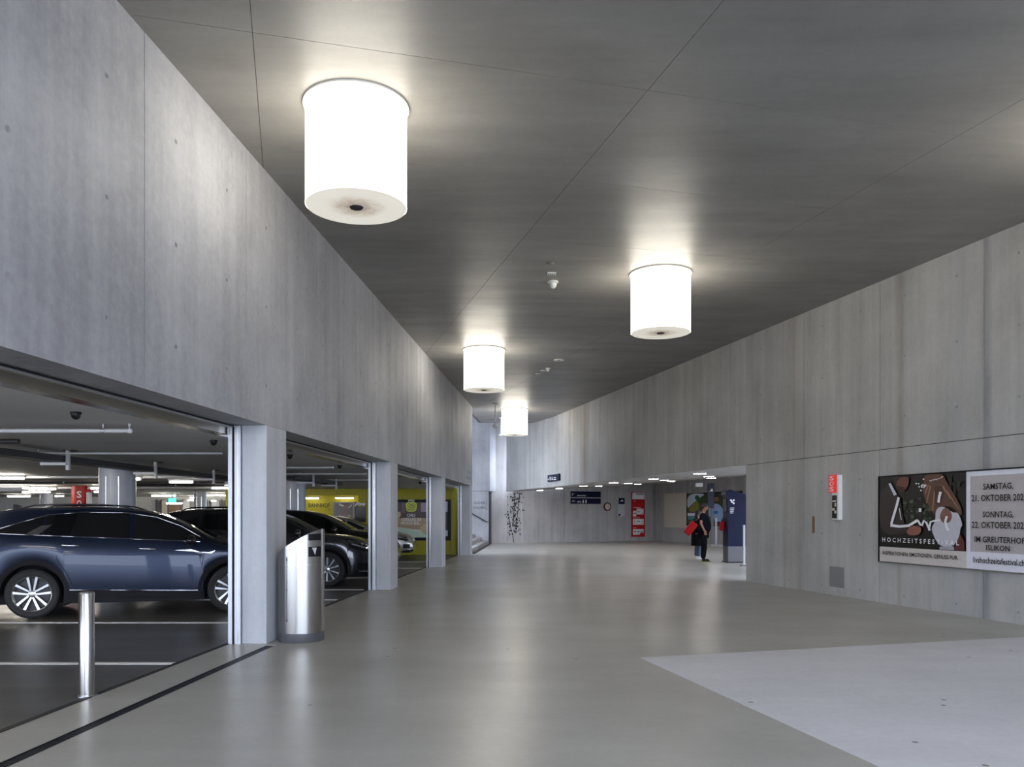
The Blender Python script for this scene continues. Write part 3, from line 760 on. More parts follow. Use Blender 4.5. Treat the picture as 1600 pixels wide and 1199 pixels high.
disc_wall(cc, NB, .228, 0, .06, 'clock_ring', 'ring', t); disc_wall(cc, NB, .165, .06, .066, 'clock_face', 'face', t)
MB().tube([cc+NB*.07, cc+NB*.07+UB*.06-Vector((0,0,.05))], .010, 6).build('hand', 'black_plastic', t); MB().tube([cc+NB*.072, cc+NB*.072+UB*.05+Vector((0,0,.11))], .007, 6).build('hand', 'black_plastic', t)
t = sign('timetable', 'small grey notice with navy head between clock and red board', 'notice', PB, 965.6, 778.3, 975.6, 807, 'sign_grey', .04)
PB.flat(MB(), 965.8, 778.5, 975.4, 788, .043).build('header', 'navy', t); PB.flat(MB(), 968, 783, 973, 784, .046).build('pictogram', 'sign_white', t); PB.flat(MB(), 970.5, 781.3, 972.5, 783, .046).build('pictogram', 'sign_white', t)
PB.flat(MB(), 965.8, 803.4, 968.6, 806, .043).build('logo', 'navy', t)
t = sign('information_board', 'tall red information board with white notices on the far wall', 'board', PB, 986.3, 769.5, 1006.7, 839, 'red_board', .06)
PB.flat(MB(), 987, 770.2, 1006, 780.6, .063).build('header', 'sign_white', t); PB.flat(MB(), 993, 771.8, 1004.5, 773, .066).build('lettering', 'kiosk_grey', t)
for (x0, y0, x1, y1) in ((993.6,795,1004.6,804.2),(988,798.5,993.2,807.4),(988,811.2,1004.7,820.2),(988,827,1004.7,833),(988,832,999,836)):
    PB.flat(MB(), x0, y0, x1, y1, .0625).build('notice', 'sign_white', t)
for (x0, y0, x1, y1) in ((989,783,992,784),(988.5,793,1000,794),(988.5,809,999,810),(988.5,824.5,993,825.5)): PB.flat(MB(), x0, y0, x1, y1, .063).build('lettering', 'cream_panel', t)
for (x, y, w_) in ((995.5,800,2),(988.9,802.5,3.8),(1001.6,802.5,1.6),(990,815,1.5),(990,818,1.5),(1001.2,815,1.8),(1001.2,818,1.8),(994,815,5),(989,831,4),(994.5,831,4),(1000,831,4)):
    PB.flat(MB(), x, y-.6, x+w_, y+.6, .066).build('print', 'kiosk_grey' if w_ > 1.9 else 'red_board', t)
PRW = Plane(wr(30), NR)
t = sign('elevator_sign', 'small navy pictogram sign on the curved right wall above the low hall', 'sign', PRW, 858.3, 741.8, 876, 752.2, 'navy', .08)
for (x0, y0, x1, y1) in ((858.9,748.2,860.2,750.5),(861.9,745.2,863.1,751),(865,745.5,866.2,746.8),(864.8,747.6,866.5,750.2),(867.6,749,872.2,750),(868,746.2,871.6,747.3)):
    PRW.flat(MB(), x0, y0, x1, y1, .084).build('pictogram', 'sign_white', t)
# twig mural on the far wall
t = thing('wall_mural', 'black twig and leaf drawing on the far wall under the curved beam', 'mural', PB(805, 848))
rr = random.Random(11)
mb = MB()
for k in range(240):
    x = rr.gauss(806, 5.5); y = rr.uniform(768, 836)
    if y > 800: x = rr.gauss(802, 6)
    x = max(788, min(819, x)); s_ = rr.uniform(.5, 1.5)
    q = [PB(x + s_*math.cos(a_)*rr.uniform(.6, 1), y + 1.3*s_*math.sin(a_)*rr.uniform(.6, 1), .004) for a_ in (0, 1.2, 2.5, 3.8, 5.1)]
    mb.face(q)
tag(mb.build('leaves', 'black_plastic', t), kind='stuff')
for pts in (((804,768),(803,800),(800,830),(803,848)), ((798,795),(795,810),(800,832)), ((812,770),(809,800),(806,830)), ((788,805),(795,803))):
    MB().tube([PB(x, y, .006) for x, y in pts], .014, 5).build('twig', 'black_plastic', t)
for pts in (((795,798),(799,820),(801,833)), ((814,786),(815,815),(816,846))):
    MB().tube([PB(x, y, .012) for x, y in pts], [.03]*3, 6).build('pale_stem', 'sign_grey', t)

# recess wall: cream panel and poster, its backlight put into lighter print colours
PC = Plane(B1, NC)
t = sign('blank_panel', 'blank cream panel on the shaded recess wall', 'panel', PC, 1038.7, 771, 1072.7, 824.8, 'cream_panel', .03)
t = sign('advert_poster', 'colourful framed poster of a smiling man in light blue shirt', 'poster', PC, 1074, 769.5, 1160, 822.5, 'black_plastic', .05)
def pc_shape(pts, rgb, out, name='print_area'):
    if len(pts) > 4: pts = chaikin(list(pts))
    MB().face([PC(1020 + x/7.494, 730 + y/7.494, out) for x, y in pts]).build(name, poster_mat('print_%d_%d_%d' % rgb, rgb), t)
pc_shape([(414,312),(1050,312),(1050,660),(414,660)], (52, 66, 38), .054, 'photo_ground')
pc_shape([(414,312),(640,312),(560,360),(460,440),(414,500)], (196, 210, 222), .056, 'sky_print')
pc_shape([(420,520),(470,430),(540,380),(560,480),(520,530)], (130, 126, 52), .057, 'tree_print')
pc_shape([(420,540),(520,540),(520,575),(420,575)], (225, 228, 235), .058, 'slogan_print'); pc_shape([(424,583),(515,583),(515,615),(424,615)], (60, 150, 160), .058, 'slogan_print')
pc_shape([(505+28*math.cos(i*.63)+26, 360+30*math.sin(i*.63)) for i in range(10)], (24, 96, 78), .058, 'badge_print')
pc_shape([(665,480),(700,450),(735,430),(775,430),(820,470),(848,520),(848,600),(820,640),(735,640),(728,590),(665,585)], (150, 180, 222), .058, 'shirt_print')
pc_shape([(735,340),(760,330),(782,350),(782,400),(765,435),(742,430),(732,390)], (150, 105, 85), .060, 'face_print')
pc_shape([(730,340),(758,322),(786,340),(784,360),(760,345),(738,362)], (30, 24, 22), .062, 'hair_print')
pc_shape([(735,395),(780,395),(768,430),(746,430)], (70, 45, 38), .062, 'beard_print')
pc_shape([(722,515),(775,515),(775,550),(722,550)], (30, 110, 190), .062, 'chest_print')
pc_shape([(680,645),(848,640),(848,690),(690,690)], (60, 36, 30), .060, 'table_print')
pc_shape([(850,440),(1050,430),(1050,640),(850,640)], (150, 176, 215), .058, 'shirt_print')
# totem sign with foot
p = at(1118, 849.5, 37.5); p.z = 0
t = thing('totem_sign', 'slim navy totem sign on a grey post with square foot', 'sign', p)
MB().box((-.28, -.25, 0), (.32, .25, .10)).build('foot', 'concrete_far', t, local=True, bevel=.01)
MB().box((-.22, -.04, .1), (-.10, .04, 2.9)).build('post', 'kiosk_grey', t, local=True); MB().box((-.02, -.03, .1), (.06, .03, 1.3)).build('post', 'sign_grey', t, local=True)
MB().box((-.36, -.06, 1.75), (-.08, .06, 2.88)).build('panel', 'navy', t, local=True)
MB().box((-.28, -.066, 2.52), (-.14, -.06, 2.56)).build('pictogram', 'sign_white', t, local=True); MB().box((-.22, -.066, 2.56), (-.15, -.06, 2.64)).build('pictogram', 'sign_white', t, local=True)
p = at(1092, 761, 37.0); 
t = thing('ceiling_camera', 'pale box camera hung from the low ceiling', 'camera', p)
MB().box((-.15, -.12, 0), (.15, .12, .17)).build('housing', 'sensor_white', t, local=True, bevel=.01); MB().box((-.03, -.03, .17), (.03, .03, low_z(p.x, p.y)-p.z)).build('bracket', 'kiosk_grey', t, local=True)
# ticket column
p = at(1147.5, 879, 25.3); p.z = 0
t = thing('ticket_column', 'tall navy blue column with grey foot beside the waiting man', 'column', p)
w_ = .275
MB().prism([(-w_, -.3, .50), (w_, -.3, .50), (w_, -.3, 2.06), (w_-.03, -.3, 2.10), (-w_+.08, -.3, 2.235), (-w_-.04, -.3, 2.21), (-w_-.06, -.3, 2.15), (-w_-.06, -.3, 2.08), (-w_, -.3, 1.95)], (0, .6, 0)).build('housing', 'navy_kiosk', t, local=True)
MB().box((-w_, -.3, .03), (w_, .3, .50)).build('foot', 'kiosk_grey', t, local=True); MB().box((-w_-.03, -.34, 0), (w_+.03, .34, .03)).build('base_plate', 'black_plastic', t, local=True)
for dx, dz in ((0,0),(.05,.05),(.05,-.04),(-.03,.05)): MB().lathe([(.03, 0), (.03, .004), (0, .004)], n=12, axis='y').add([], []).build('logo', 'sign_white', t, local=True).location = (-w_+.12+dx, -.306, 1.86+dz)
for k in range(4): MB().box((-w_+.06, -.304, 1.66-.05*k), (-w_+.19-.01*k, -.3, 1.685-.05*k)).build('lettering', 'sign_grey', t, local=True)
MB().box((-w_-.03, -.2, 1.55), (-w_, .2, 1.95)).build('screen', 'black_gloss', t, local=True)
t = thing('fold_up_barrier', 'narrow white upright beside the right wall end', 'post', wr(18.9, -.6, 0))
q = at(1162.5, 870, 23.5)
MB().box((q.x-.028, q.y-.03, 0), (q.x+.028, q.y+.03, 1.18)).build('upright', 'sign_grey', t, bevel=.006); MB().box((q.x-.1, q.y-.1, 0), (q.x+.1, q.y+.1, .03)).build('foot', 'kiosk_grey', t)

# ------------------------------------------------------------------ garage fittings
for (y, xa, xb) in ((973, -40, 357), (1036.5, -40, 272)):        # bay lines, parallel to the picture
    d = (0-CAMZ)*FPX/(HOR-y)
    x1 = min((xb-800)/FPX*d, WL(d)-.5)
    tag(MB().box(((xa-800)/FPX*d-4, d-.05, -.004), (x1, d+.05, .001)).build('bay_line', 'white_line'), 'white parking bay line ' + ('under the blue car' if y < 1000 else 'nearest the steel bollard'), 'line', kind='structure')
for d in (14.3, 16.2, 19.2, 22.6, 25.6):
    tag(MB().box((-9, d-.05, -.004), (WL(d)-.55, d+.05, .001)).build('bay_line', 'white_line'), 'white parking bay line behind the blue car', 'line', 'far bay lines', 'structure')
def round_column(px, d, r_, label, mat='column_white', name='round_column', parts=True):
    x = (px-800)/FPX*d
    t = thing(name, label, 'column', (x, d, 0), kind='structure' if name == 'round_column' else None)
    MB().lathe([(r_, 0), (r_, GCEIL)], n=32).build('shaft', mat, t, 40, local=True)
    if parts:
        for a in (-100, -60): MB().lathe([(.012, .2), (.012, 2.2)], (r_*math.cos(R(a)), r_*math.sin(R(a)), 0), n=6).build('edge_strip', 'satin_chrome', t, 40, local=True)
    return t
round_column(183.5, 15.6, .325, 'round white garage column behind the blue car')
round_column(461, 23.4, .30, 'round white garage column behind the waste bin')
round_column(72.5, 38, .28, 'far round white garage column left of the red column')
round_column(313, 34, .26, 'far round white garage column above the second car')
t = round_column(124.5, 27, .24, 'red emergency column with white letters behind the blue car roof', 'red_paint', 'emergency_column', False)
for k, ch in enumerate('SOS'): text(ch, WM[t] @ Vector((.03, -.243, 2.02-.30*k)), (1,0,0), (0,0,1), .16, .22, 'sign_white', t)
MB().box((.27, -.1, 1.0), (.36, .1, 2.2)).build('light_strip', 'white_paint', t, local=True)
MB().box((-.02, -.12, 2.2), (.42, .12, 2.30)).build('cap', 'red_paint', t, local=True)
# fluorescent battens
def batten(xa, xb, y, d=None, z=2.30, where='unseen, farther inside the garage beyond the left picture edge', glow='tube_glow'):
    d = d or (z-CAMZ)*FPX/(HOR-y); xm = ((xa+xb)/2-800)/FPX*d; w = (xb-xa)/FPX*d
    zz = CAMZ + (HOR-y)/FPX*d
    t = thing('fluorescent_light', 'slim glowing fluorescent tube ' + where, 'light', (xm, d, zz), group='garage fluorescent tubes')
    MB().tube([(-w/2, 0, 0), (w/2, 0, 0)], .022, 8).build('tube', glow, t, 60, local=True)
    MB().box((-w/2-.03, -.035, .03), (w/2+.03, .035, min(.07, GCEIL-zz))).build('batten', 'sensor_white', t, local=True)
    for s_ in (-1, 1): MB().box((s_*w/2-.012, -.02, -.03), (s_*w/2+.012, .02, .03)).build('socket', 'sensor_white', t, local=True)
    for s_ in (-1, 1): 
        if GCEIL-zz > .08: MB().tube([(s_*w/3, 0, .07), (s_*w/3, 0, GCEIL-zz)], .006, 5).build('hanger', 'rail_metal', t, local=True)
WHERE = ['lowest at the far left of the garage', 'middle of three at the far left of the garage', 'highest of three at the far left of the garage', 'short, just left of the red column',
    'nearest, right of the big round column', 'above the blue car windscreen', 'beside the far column above the second car', 'upper, between red column and round column', 'lower, between red column and round column',
    'touching the right edge of the round column', 'just left of the far white column', 'small, lower left of the far white column', 'small, right of the far white column', 'under the green exit sign']
for a in ((12,48,776),(35,79,769.5),(45,88,764.5),(86,100,775.6),(265,302,753.5),(237,275,775),(318,354,774.5),(142,157,763.5),(142,157,769),(209,220,749),(297,306,778)):
    batten(*a, where=WHERE.pop(0))
for a in ((293,303,782),(330,338,783),(260,285,787)): batten(*a, 42.0, where=WHERE.pop(0))
for x, d in ((-9.5, 8), (-13, 13), (-12, 19), (-16, 26), (-20, 18), (-9, 26.5), (-6.4, 5.2), (-8.5, 11.5), (-6, 1.5)): batten(800+(x-.7)*FPX/d, 800+(x+.7)*FPX/d, HOR-(2.32-CAMZ)*FPX/d, d)  # unseen tubes; the last three added to brighten the near garage ceiling
batten(473, 499, 779, 32.6, where='above the station lettering', glow='tube_soft'); batten(524, 553, 778.8, 32.6, where='above the counter poster', glow='tube_soft')
# pipes
def pipe(name, pts, r_, mat, label, hang=()):
    t = thing(name, label, 'pipe', pts[0])
    MB().tube(pts, r_, 10).build('run', mat, t, 60)
    for p_ in pts[1:-1]: MB().ellipsoid(p_, (r_*1.4,)*3, 10, 8).build('elbow', mat, t, 60)
    for h in hang:
        MB().tube([h, (h[0], h[1], GCEIL)], .008, 6).build('hanger', 'rail_metal', t)
        MB().tube([(h[0]-.02, h[1], h[2]), (h[0]+.02, h[1], h[2])], r_*1.35, 10).build('clamp', 'rail_metal', t, 60)
    return t
d = 8.3; zz = CAMZ + (HOR-673.5)/FPX*d; X = lambda px, d_: (px-800)/FPX*d_
t = pipe('sprinkler_pipe', [(X(-60, d), d, zz), (X(203, d), d, zz), (X(203, d), d, zz+.08)], .021, 'pipe_white', 'white sprinkler pipe ending in an elbow near the ceiling', [(X(161, d), d, zz)])
MB().lathe([(.018, 0), (.018, .05)], (X(203, d), d, zz+.07), n=10).build('sprinkler_head', 'black_plastic', t)
d = 11.6; zz = CAMZ + (HOR-711)/FPX*d + .02
pipe('conduit', [(X(45, d), d, zz), (-4.1, d, zz)], .016, 'pipe_white', 'long thin pale conduit crossing the garage ceiling', [(X(60, d), d, zz)])
for k, (y, d, xa, xb, lab) in enumerate(((731, 15.5, 448, 520, 'pale pipe behind the waste bin pillar'), (741, 17.8, 448, 572, 'thin pale pipe behind the second pillar'), (750.5, 21.2, 448, 574, 'far pale pipe before the yellow wall'))):
    zz = CAMZ + (HOR-y)/FPX*d; zz = min(zz, GCEIL-.03)
    pipe('conduit', [(X(xa-60, d), d, zz), (X(xb, d), d, zz), (X(xb, d), d, zz+.025)], .018, 'pipe_white', lab, [(X(xa+20, d), d, zz)])
for k, (y, d, xa, xb) in enumerate(((690, 9.8, -120, 30), (742, 19.5, -150, 300), (752, 23, -150, 350), (761, 27.5, -150, 350), (757, 25, 200, 350))):
    zz = min(CAMZ + (HOR-y)/FPX*d, GCEIL-.04)
    pipe('ceiling_pipe', [(X(xa, d), d, zz), (X(xb, d), d, zz)], .03, 'pipe_white' if k % 2 else 'tray_dark', ('pale' if k % 2 else 'dark') + ' pipe run %s under the garage ceiling' % ('above the car tail', 'behind the cable tray', 'farther behind the cable tray', 'farthest back', 'right of the round column')[k], [(X((xa+xb)/2, d), d, zz)])
# cable tray
def tray(p0, p1, label, hangs):
    t = thing('cable_tray', label, 'cable tray', p0)
    p0, p1 = Vector(p0), Vector(p1); e = p1-p0; n_ = Vector((e.y, -e.x, 0)).normalized()
    MB().obox(p0, e, n_*.3, (0,0,.012)).build('bed', 'tray_dark', t)
    for s_ in (0, .29): MB().obox(p0 + n_*s_, e, n_*.012, (0,0,.085)).build('side', 'tray_dark', t)
    for s_ in (.06, .12, .17, .23): MB().tube([p0 + n_*s_ + Vector((0,0,.03)), p1 + n_*s_ + Vector((0,0,.03))], .018, 6).build('cable', 'black_rubber', t, 60)
    for f_ in hangs:
        q = p0 + e*f_
        MB().obox(q + n_*.31 - Vector((0,0,.12)), e.normalized()*.05, n_*.04, (0,0,GCEIL-q.z+.12)).build('hanger', 'pipe_white', t)
        MB().obox(q - n_*.06 - Vector((0,0,.05)), e.normalized()*.03, n_*.40, (0,0,.04)).build('arm', 'pipe_white', t)
        MB().obox(q + n_*.26 + Vector((0,0,GCEIL-q.z-.012)), e.normalized()*.16, n_*.14, (0,0,.012)).build('foot_plate', 'tray_dark', t)
zt_ = 2.24
def tpt(px, py): return at(px, py, (zt_-CAMZ)*FPX/(HOR-py))
tray(tpt(-60, 708), tpt(372, 754), 'dark perforated cable tray on brackets along the garage ceiling', (.18, .47, .75, .93))
tray((X(440, 17.5), 17.5, 2.24), (X(518, 21.5), 21.5, 2.24), 'short dark cable tray end before the yellow wall', (.3, .8))
# garage dome sensors
for px, py, lab in ((118.5, 647, 'black dome camera above the blue car'), (334, 691, 'black dome camera beside the waste bin pillar'), (453, 713.5, 'black dome camera right of the waste bin pillar'), (531, 730, 'black dome camera left of the second pillar'), (656.5, 756, 'black dome camera before the yellow wall')):
    p = on_z(px, py-3, GCEIL)
    t = thing('dome_camera', lab, 'camera', (p.x, p.y, GCEIL-.07))
    MB().lathe([(0, 0), (.022, .006), (.038, .024), (.042, .05)], n=16).build('dome', 'black_gloss', t, 60, local=True); MB().lathe([(.048, .05), (.048, .07)], n=16).build('base', 'black_plastic', t, 40, local=True)
# lit signs, far fittings
t = thing('exit_sign', 'small lit green exit sign at the back of the garage', 'sign', at(269, 786, 36))
q = at(269, 786, 36); MB().box((q.x-.16, q.y-.03, q.z), (q.x+.16, q.y+.03, q.z+.20)).build('box', 'green_exit', t); MB().box((q.x-.02, q.y-.05, q.z+.2), (q.x+.02, q.y+.02, GCEIL)).build('hanger', 'rail_metal', t)
q = at(12, 768, 24.5); t = thing('overhead_sign', 'pale lit overhead sign at the left edge of the garage', 'sign', q)
MB().box((q.x-.5, q.y-.04, q.z), (q.x+.42, q.y+.04, q.z+.13)).build('box', 'sign_white', t); MB().box((q.x-.4, q.y-.02, q.z+.13), (q.x-.36, q.y+.02, GCEIL)).build('hanger', 'rail_metal', t)
for k, (xa, xb, mt, lab) in enumerate(((243, 251, 'kiosk_grey', 'dark door post left of the exit sign'), (251, 262, 'cream_panel', 'beige door leaf left of the exit sign'), (262, 282, poster_mat('brown_panel', (120, 96, 72)), 'brown panel under the exit sign'), (284, 297, 'sign_grey', 'glazed grey panel right of the exit sign'),
        (322, 329, 'kiosk_grey', 'dark door post right of the far column'), (329, 344, 'sign_grey', 'pale glazed panel at the garage end'), (345, 352, 'kiosk_grey', 'dark door post beside the pillar'))):
    d = 43.5; t = thing('door_panel', lab, 'panel', (X((xa+xb)/2, d), d, 0), kind='structure')
    MB().box((X(xa, d)+.03, d, 0), (X(xb, d)-.03, d+.1, 2.2)).build('leaf', mt, t); MB().box((X(xa, d), d-.03, 0), (X(xa, d)+.06, d+.1, 2.25)).build('frame', 'kiosk_grey', t)
# yellow wall: station lettering, counter poster, cheese poster
PY = Plane((0, 33.0, 0), (0, -1, 0))
t = thing('station_lettering', 'dark green station lettering with arrow on the yellow recess wall', 'lettering', PY(499, 797))
PY.word('BAHNHOF', 482, 786.8, 516, 793.4, .005, 'text_green', t); PY.word('>', 513, 795, 516, 797.6, .005, 'text_green', t, 'arrow')
PQ = Plane((0, 32.6, 0), (0, -1, 0))
t = thing('counter_poster', 'framed dark poster with red figure beside the station lettering', 'poster', PQ(535, 812))
PQ.plate(MB(), 520, 784.5, 554, 812, -.4, 0).build('frame', 'sign_grey', t); PQ.flat(MB(), 522.5, 786.5, 551, 810, .004).build('photo_ground', poster_mat('dark_poster', (48, 44, 42)), t)
PQ.flat(MB(), 536, 789.5, 544, 805, .008).build('figure_print', poster_mat('wine_red', (112, 30, 34)), t); MB().face([PQ(x, y, .012) for x, y in ((537,789),(543.5,789),(542,786.5),(538.5,786.5))]).build('face_print', 'skin', t)
for pts in (((530,788),(532.5,790),(537,791)), ((550,789),(547,793),(544.5,794.5))): MB().tube([PQ(x, y, .012) for x, y in pts], .03, 5).build('stroke', 'sign_white', t)
PQ.word('SCHALTER', 529.5, 804.8, 549, 807.6, .012, 'sign_white', t)
PY0 = Plane((0, YD, 0), (0, -1, 0))
t = thing('dark_display', 'dark display panel with white scribble on the yellow wall', 'display', PY0(563, 830))
PY0.plate(MB(), 556, 792.5, 571.5, 830, 0, .06).build('panel', poster_mat('slate', (40, 42, 50)), t)
for pts in (((555,791),(559,788),(563,790),(567,787),(571,788)), ((556,788),(562,786.5),(570,790.5))): MB().tube([PY0(x, y, .05) for x, y in pts], .03, 5).build('scribble', 'sign_white', t)
t = thing('cheese_poster', 'large black framed poster with yellow shield behind the third pillar', 'poster', PY0(655, 845))
PY0.plate(MB(), 600, 781, 704.5, 844.8, 0, .06).build('frame', 'black_plastic', t)
PY0.flat(MB(), 603, 785, 699, 840.3, .062).build('photo_ground', poster_mat('maroon', (64, 34, 38)), t)
for i, (x0, y0, x1, y1, c) in enumerate(((603,785,622,800,(110,72,70)),(628,786,633,802,(92,72,84)),(658,786,667,800,(150,130,150)),(695.5,784,699.5,800,(170,170,185)),(667,800,699,840,(26,26,30)),(696,829,699.6,838,(200,205,220)))):
    PY0.flat(MB(), x0, y0, x1, y1, .063+.001*i).build('print_area', poster_mat('print_%d_%d_%d' % c, c), t)
def py_shape(pts, rgb, out, name):
    if len(pts) > 5 and name != 'fondue_print': pts = chaikin(list(pts), 1)
    MB().face([PY0(x, y, out) for x, y in pts]).build(name, poster_mat('print_%d_%d_%d' % rgb, rgb), t)
py_shape([(603,840.2),(603,812),(640,809),(667,810),(667,840.2)], (176, 150, 120), .070, 'table_print')
py_shape([(603,840.2),(603,823),(625,824),(645,827),(658,828),(667,838),(667,840.2)], (205, 225, 205), .072, 'fondue_print')
py_shape([(612,800),(626,800),(627,806),(622,812),(612,813)], (190, 165, 135), .072, 'hand_print')
py_shape([(657,824),(662,820),(667,820),(667,836),(660,833)], (200, 180, 135), .073, 'bread_print')
py_shape([(634,784.5),(652,784.5),(651.5,796),(649,800),(636.5,800),(635,796)], (205, 215, 60), .073, 'shield_print')
for (b_, x0, y0, x1, y1, mt) in (('CHLI', 636.5, 787, 649.5, 791.7, 'text_green'), ('STINKE', 637, 792.6, 649, 794.9, 'text_green'), ('MUESS ES', 637, 795.8, 649, 797.8, 'text_green'),
        ('CHLI', 636, 803, 649, 807.8, 'sign_white'), ('GSELLIG', 627.5, 809.7, 650, 814.3, 'sign_white'), ('SI', 652, 809.7, 658, 814.3, 'sign_white'), ('MUESS', 627.5, 815.3, 645, 820, 'sign_white'), ('ES.', 647, 815.3, 657, 820, 'sign_white')):
    PY0.word(b_, x0, y0, x1, y1, .076, mt, t)
MB().tube([PY0(x, y, .066) for x, y in ((638,782.8),(642,781.8),(645,783),(648,782.3))], .03, 5).build('emblem', 'sign_white', t)

# ------------------------------------------------------------------ cars
def interp(tab, x):
    if x <= tab[0][0]: return tab[0][1]
    for (x0, y0), (x1, y1) in zip(tab, tab[1:]):
        if x <= x1: return y0 + (y1-y0)*(x-x0)/(x1-x0)
    return tab[-1][1]
def smooth_tab(tab, n=3):
    for _ in range(n):
        out = [tab[0]]
        for (a, b_), (c, d_) in zip(tab, tab[1:]): out += [(a*.75+c*.25, b_*.75+d_*.25), (a*.25+c*.75, b_*.25+d_*.75)]
        tab = out + [tab[-1]]
    return tab
def make_car(label, paint, P, loc, yaw, group=None, clad=True):
    """loc = ground point under the near-side rear wheel; x forward, near side y = -HW"""
    Lc, HW, xr_, xf, rw = P['L'], P['HW'], P['xr'], P['xf'], P['rw']
    top = smooth_tab(P['top']); belt = P['belt']; sill = P['sill']
    hwt = smooth_tab(P['hw']) ; yrt = P['yr']
    Mx = Matrix.Translation(loc) @ Matrix.Rotation(yaw, 4, 'Z')
    root = Mx @ Vector((-xr_, HW-.03, 0))
    t = thing('car', label, 'car', root, yaw, group)
    ra = rw*1.17
    def lo(x):
        z = interp(sill, x)
        for c in (xr_, xf):
            if abs(x-c) < ra: z = max(z, rw + math.sqrt(ra*ra-(x-c)**2))
        return z
    def section(x):
        hw = HW*interp(hwt, x); tz = interp(top, x); sh = min(interp(belt, x), tz-.05); l = min(lo(x), sh-.12)
        k = max(0.0, min(1.0, (tz-sh-.05)/.35)); yr = hw*.90*(1-k) + HW*interp(yrt, x)*k
        mid = l + (sh-l)*.45
        return [(hw*.955, l), (hw*.985, l+(sh-l)*.15), (hw*1.0, mid), (hw*.992, l+(sh-l)*.72), (hw*.965, sh-.02), (hw*.945, sh+.012*k),
                ((hw*.945*.62+yr*.38), sh+(tz-.06-sh)*.4), ((hw*.945*.25+yr*.75), sh+(tz-.06-sh)*.78), (yr, tz-.055), (yr*.93, tz-.022), (yr*.75, tz-.006), (yr*.4, tz), (0, tz+.004)]
    xs = sorted(set([i*Lc/56 for i in range(57)] + [c + s_*ra*math.cos(R(a)) for c in (xr_, xf) for s_ in (-1, 1) for a in range(0, 91, 10)] + [.01, .03, .06, Lc-.06, Lc-.03, Lc-.01]))
    xs = [x for x in xs if 0 <= x <= Lc]
    def ysurf(x, z):
        S = section(x)
        for (y0, z0), (y1, z1) in zip(S, S[1:]):
            if z0 <= z <= z1: return y0 + (y1-y0)*((z-z0)/(z1-z0) if z1 > z0 else 0)
        return S[0][0] if z < S[0][1] else S[-2][0]
    mb = MB()
    for sd in (-1, 1):
        rows = [[Vector((x, sd*y, z)) for y, z in section(x)] for x in xs]; mb.grid(rows, sd < 0)
    for x in (xs[0], xs[-1]):
        S = section(x); mb.face([Vector((x, -y, z)) for y, z in S] + [Vector((x, y, z)) for y, z in S[::-1][1:]])
    body = mb.build('body', paint, t, 38, local=True)
    # floor pan and wheel housings
    zb = max(.2, min(z for _, z in sill)-.04)
    mb = MB().box((.12, -HW*.62, zb-.02), (Lc-.12, HW*.62, .6)); mb.box((xr_+ra-.02, -HW*.93, zb), (xf-ra+.02, HW*.93, zb+.16)); mb.build('underbody', 'cladding', t, local=True)
    def on(x, z, sd, off): return Vector((x, sd*(ysurf(x, z)+off), z))
    for sd in (-1, 1):
        def window(name, low, high, x0, x1, n=18, off=.005, mat='tinted_glass'):
            rows = [[], [], []]
            for i in range(n+1):
                x = x0+(x1-x0)*i/n; a, b_ = interp(low, x), interp(high, x)
                for j, f_ in enumerate((0, .5, 1)): rows[j].append(on(x, a+(b_-a)*f_, sd, off))
            o_ = MB().grid(rows, sd > 0).build(name, mat, t, 50, local=True); return o_
        for (x0, x1) in P['windows']:
            o_ = window('side_window', P['wlow'], P['whigh'], x0, x1)
        if sd < 0 and P.get('detail'):
            xa, xb = P['windows'][0][0], P['windows'][-1][1]; n = 40
            up = [on(xa+(xb-xa)*i/n, interp(P['whigh'], xa+(xb-xa)*i/n)+.012, sd, .007) for i in range(n+1)]
            dn = [on(xa+(xb-xa)*i/n, interp(P['wlow'], xa+(xb-xa)*i/n)-.012, sd, .008) for i in range(n+1)]
            MB().tube(up, .009, 6).build('window_trim', 'satin_chrome', t, 60, local=True); MB().tube(dn, .009, 6).build('window_trim', 'satin_chrome', t, 60, local=True)
        for xd in P['doors']:
            pts = [on(xd[0], z, sd, .001) for z in [interp(sill, xd[0])+.1 + k*.08 for k in range(10)] if z < interp(belt, xd[0])-.02] if len(xd) == 1 else [on(x, z, sd, .001) for x, z in xd]
            if len(pts) > 1: MB().tube(pts, .0045, 5).build('door_gap', 'dark_gap', t, local=True)
        for hx, hz in P['handles']:
            MB().tube([on(hx, hz, sd, -.005), on(hx+.02, hz, sd, .03), on(hx+.12, hz-.004, sd, .038), on(hx+.21, hz-.01, sd, .03), on(hx+.23, hz-.012, sd, -.005)], [.012, .016, .018, .016, .012], 8).build('door_handle', 'satin_chrome' if P.get('detail') else paint, t, 60, local=True)
        mx, mz = P['mirror']
        c = on(mx, mz, sd, .12); MB().ellipsoid(c, (.075, .125, .085), 14, 10).build('wing_mirror', 'black_gloss' if P.get('detail') else paint, t, 60, local=True)
        MB().tube([on(mx+.02, mz-.05, sd, -.01), on(mx+.01, mz-.04, sd, .08)], .025, 6).build('mirror_stem', 'black_plastic', t, 60, local=True)
        if clad:
            for c in (xr_, xf):
                rows = []
                for a in range(-6, 187, 6):
                    row = []
                    for q_ in (ra-.004, ra+.035, ra+.072):
                        x, z = c + q_*math.cos(R(a)), rw + q_*math.sin(R(a)); x = max(.02, min(Lc-.02, x)); z = max(z, .2)
                        zz_ = max(z, lo(x)+.002) if q_ > ra else z
                        row.append(on(x, zz_, sd, .012 if q_ < ra+.06 else .004))
                    rows.append(row)
                MB().grid(rows, sd > 0).build('arch_cladding', 'cladding', t, 60, local=True)
            x0, x1 = xr_+ra+.02, xf-ra-.02; n = 12
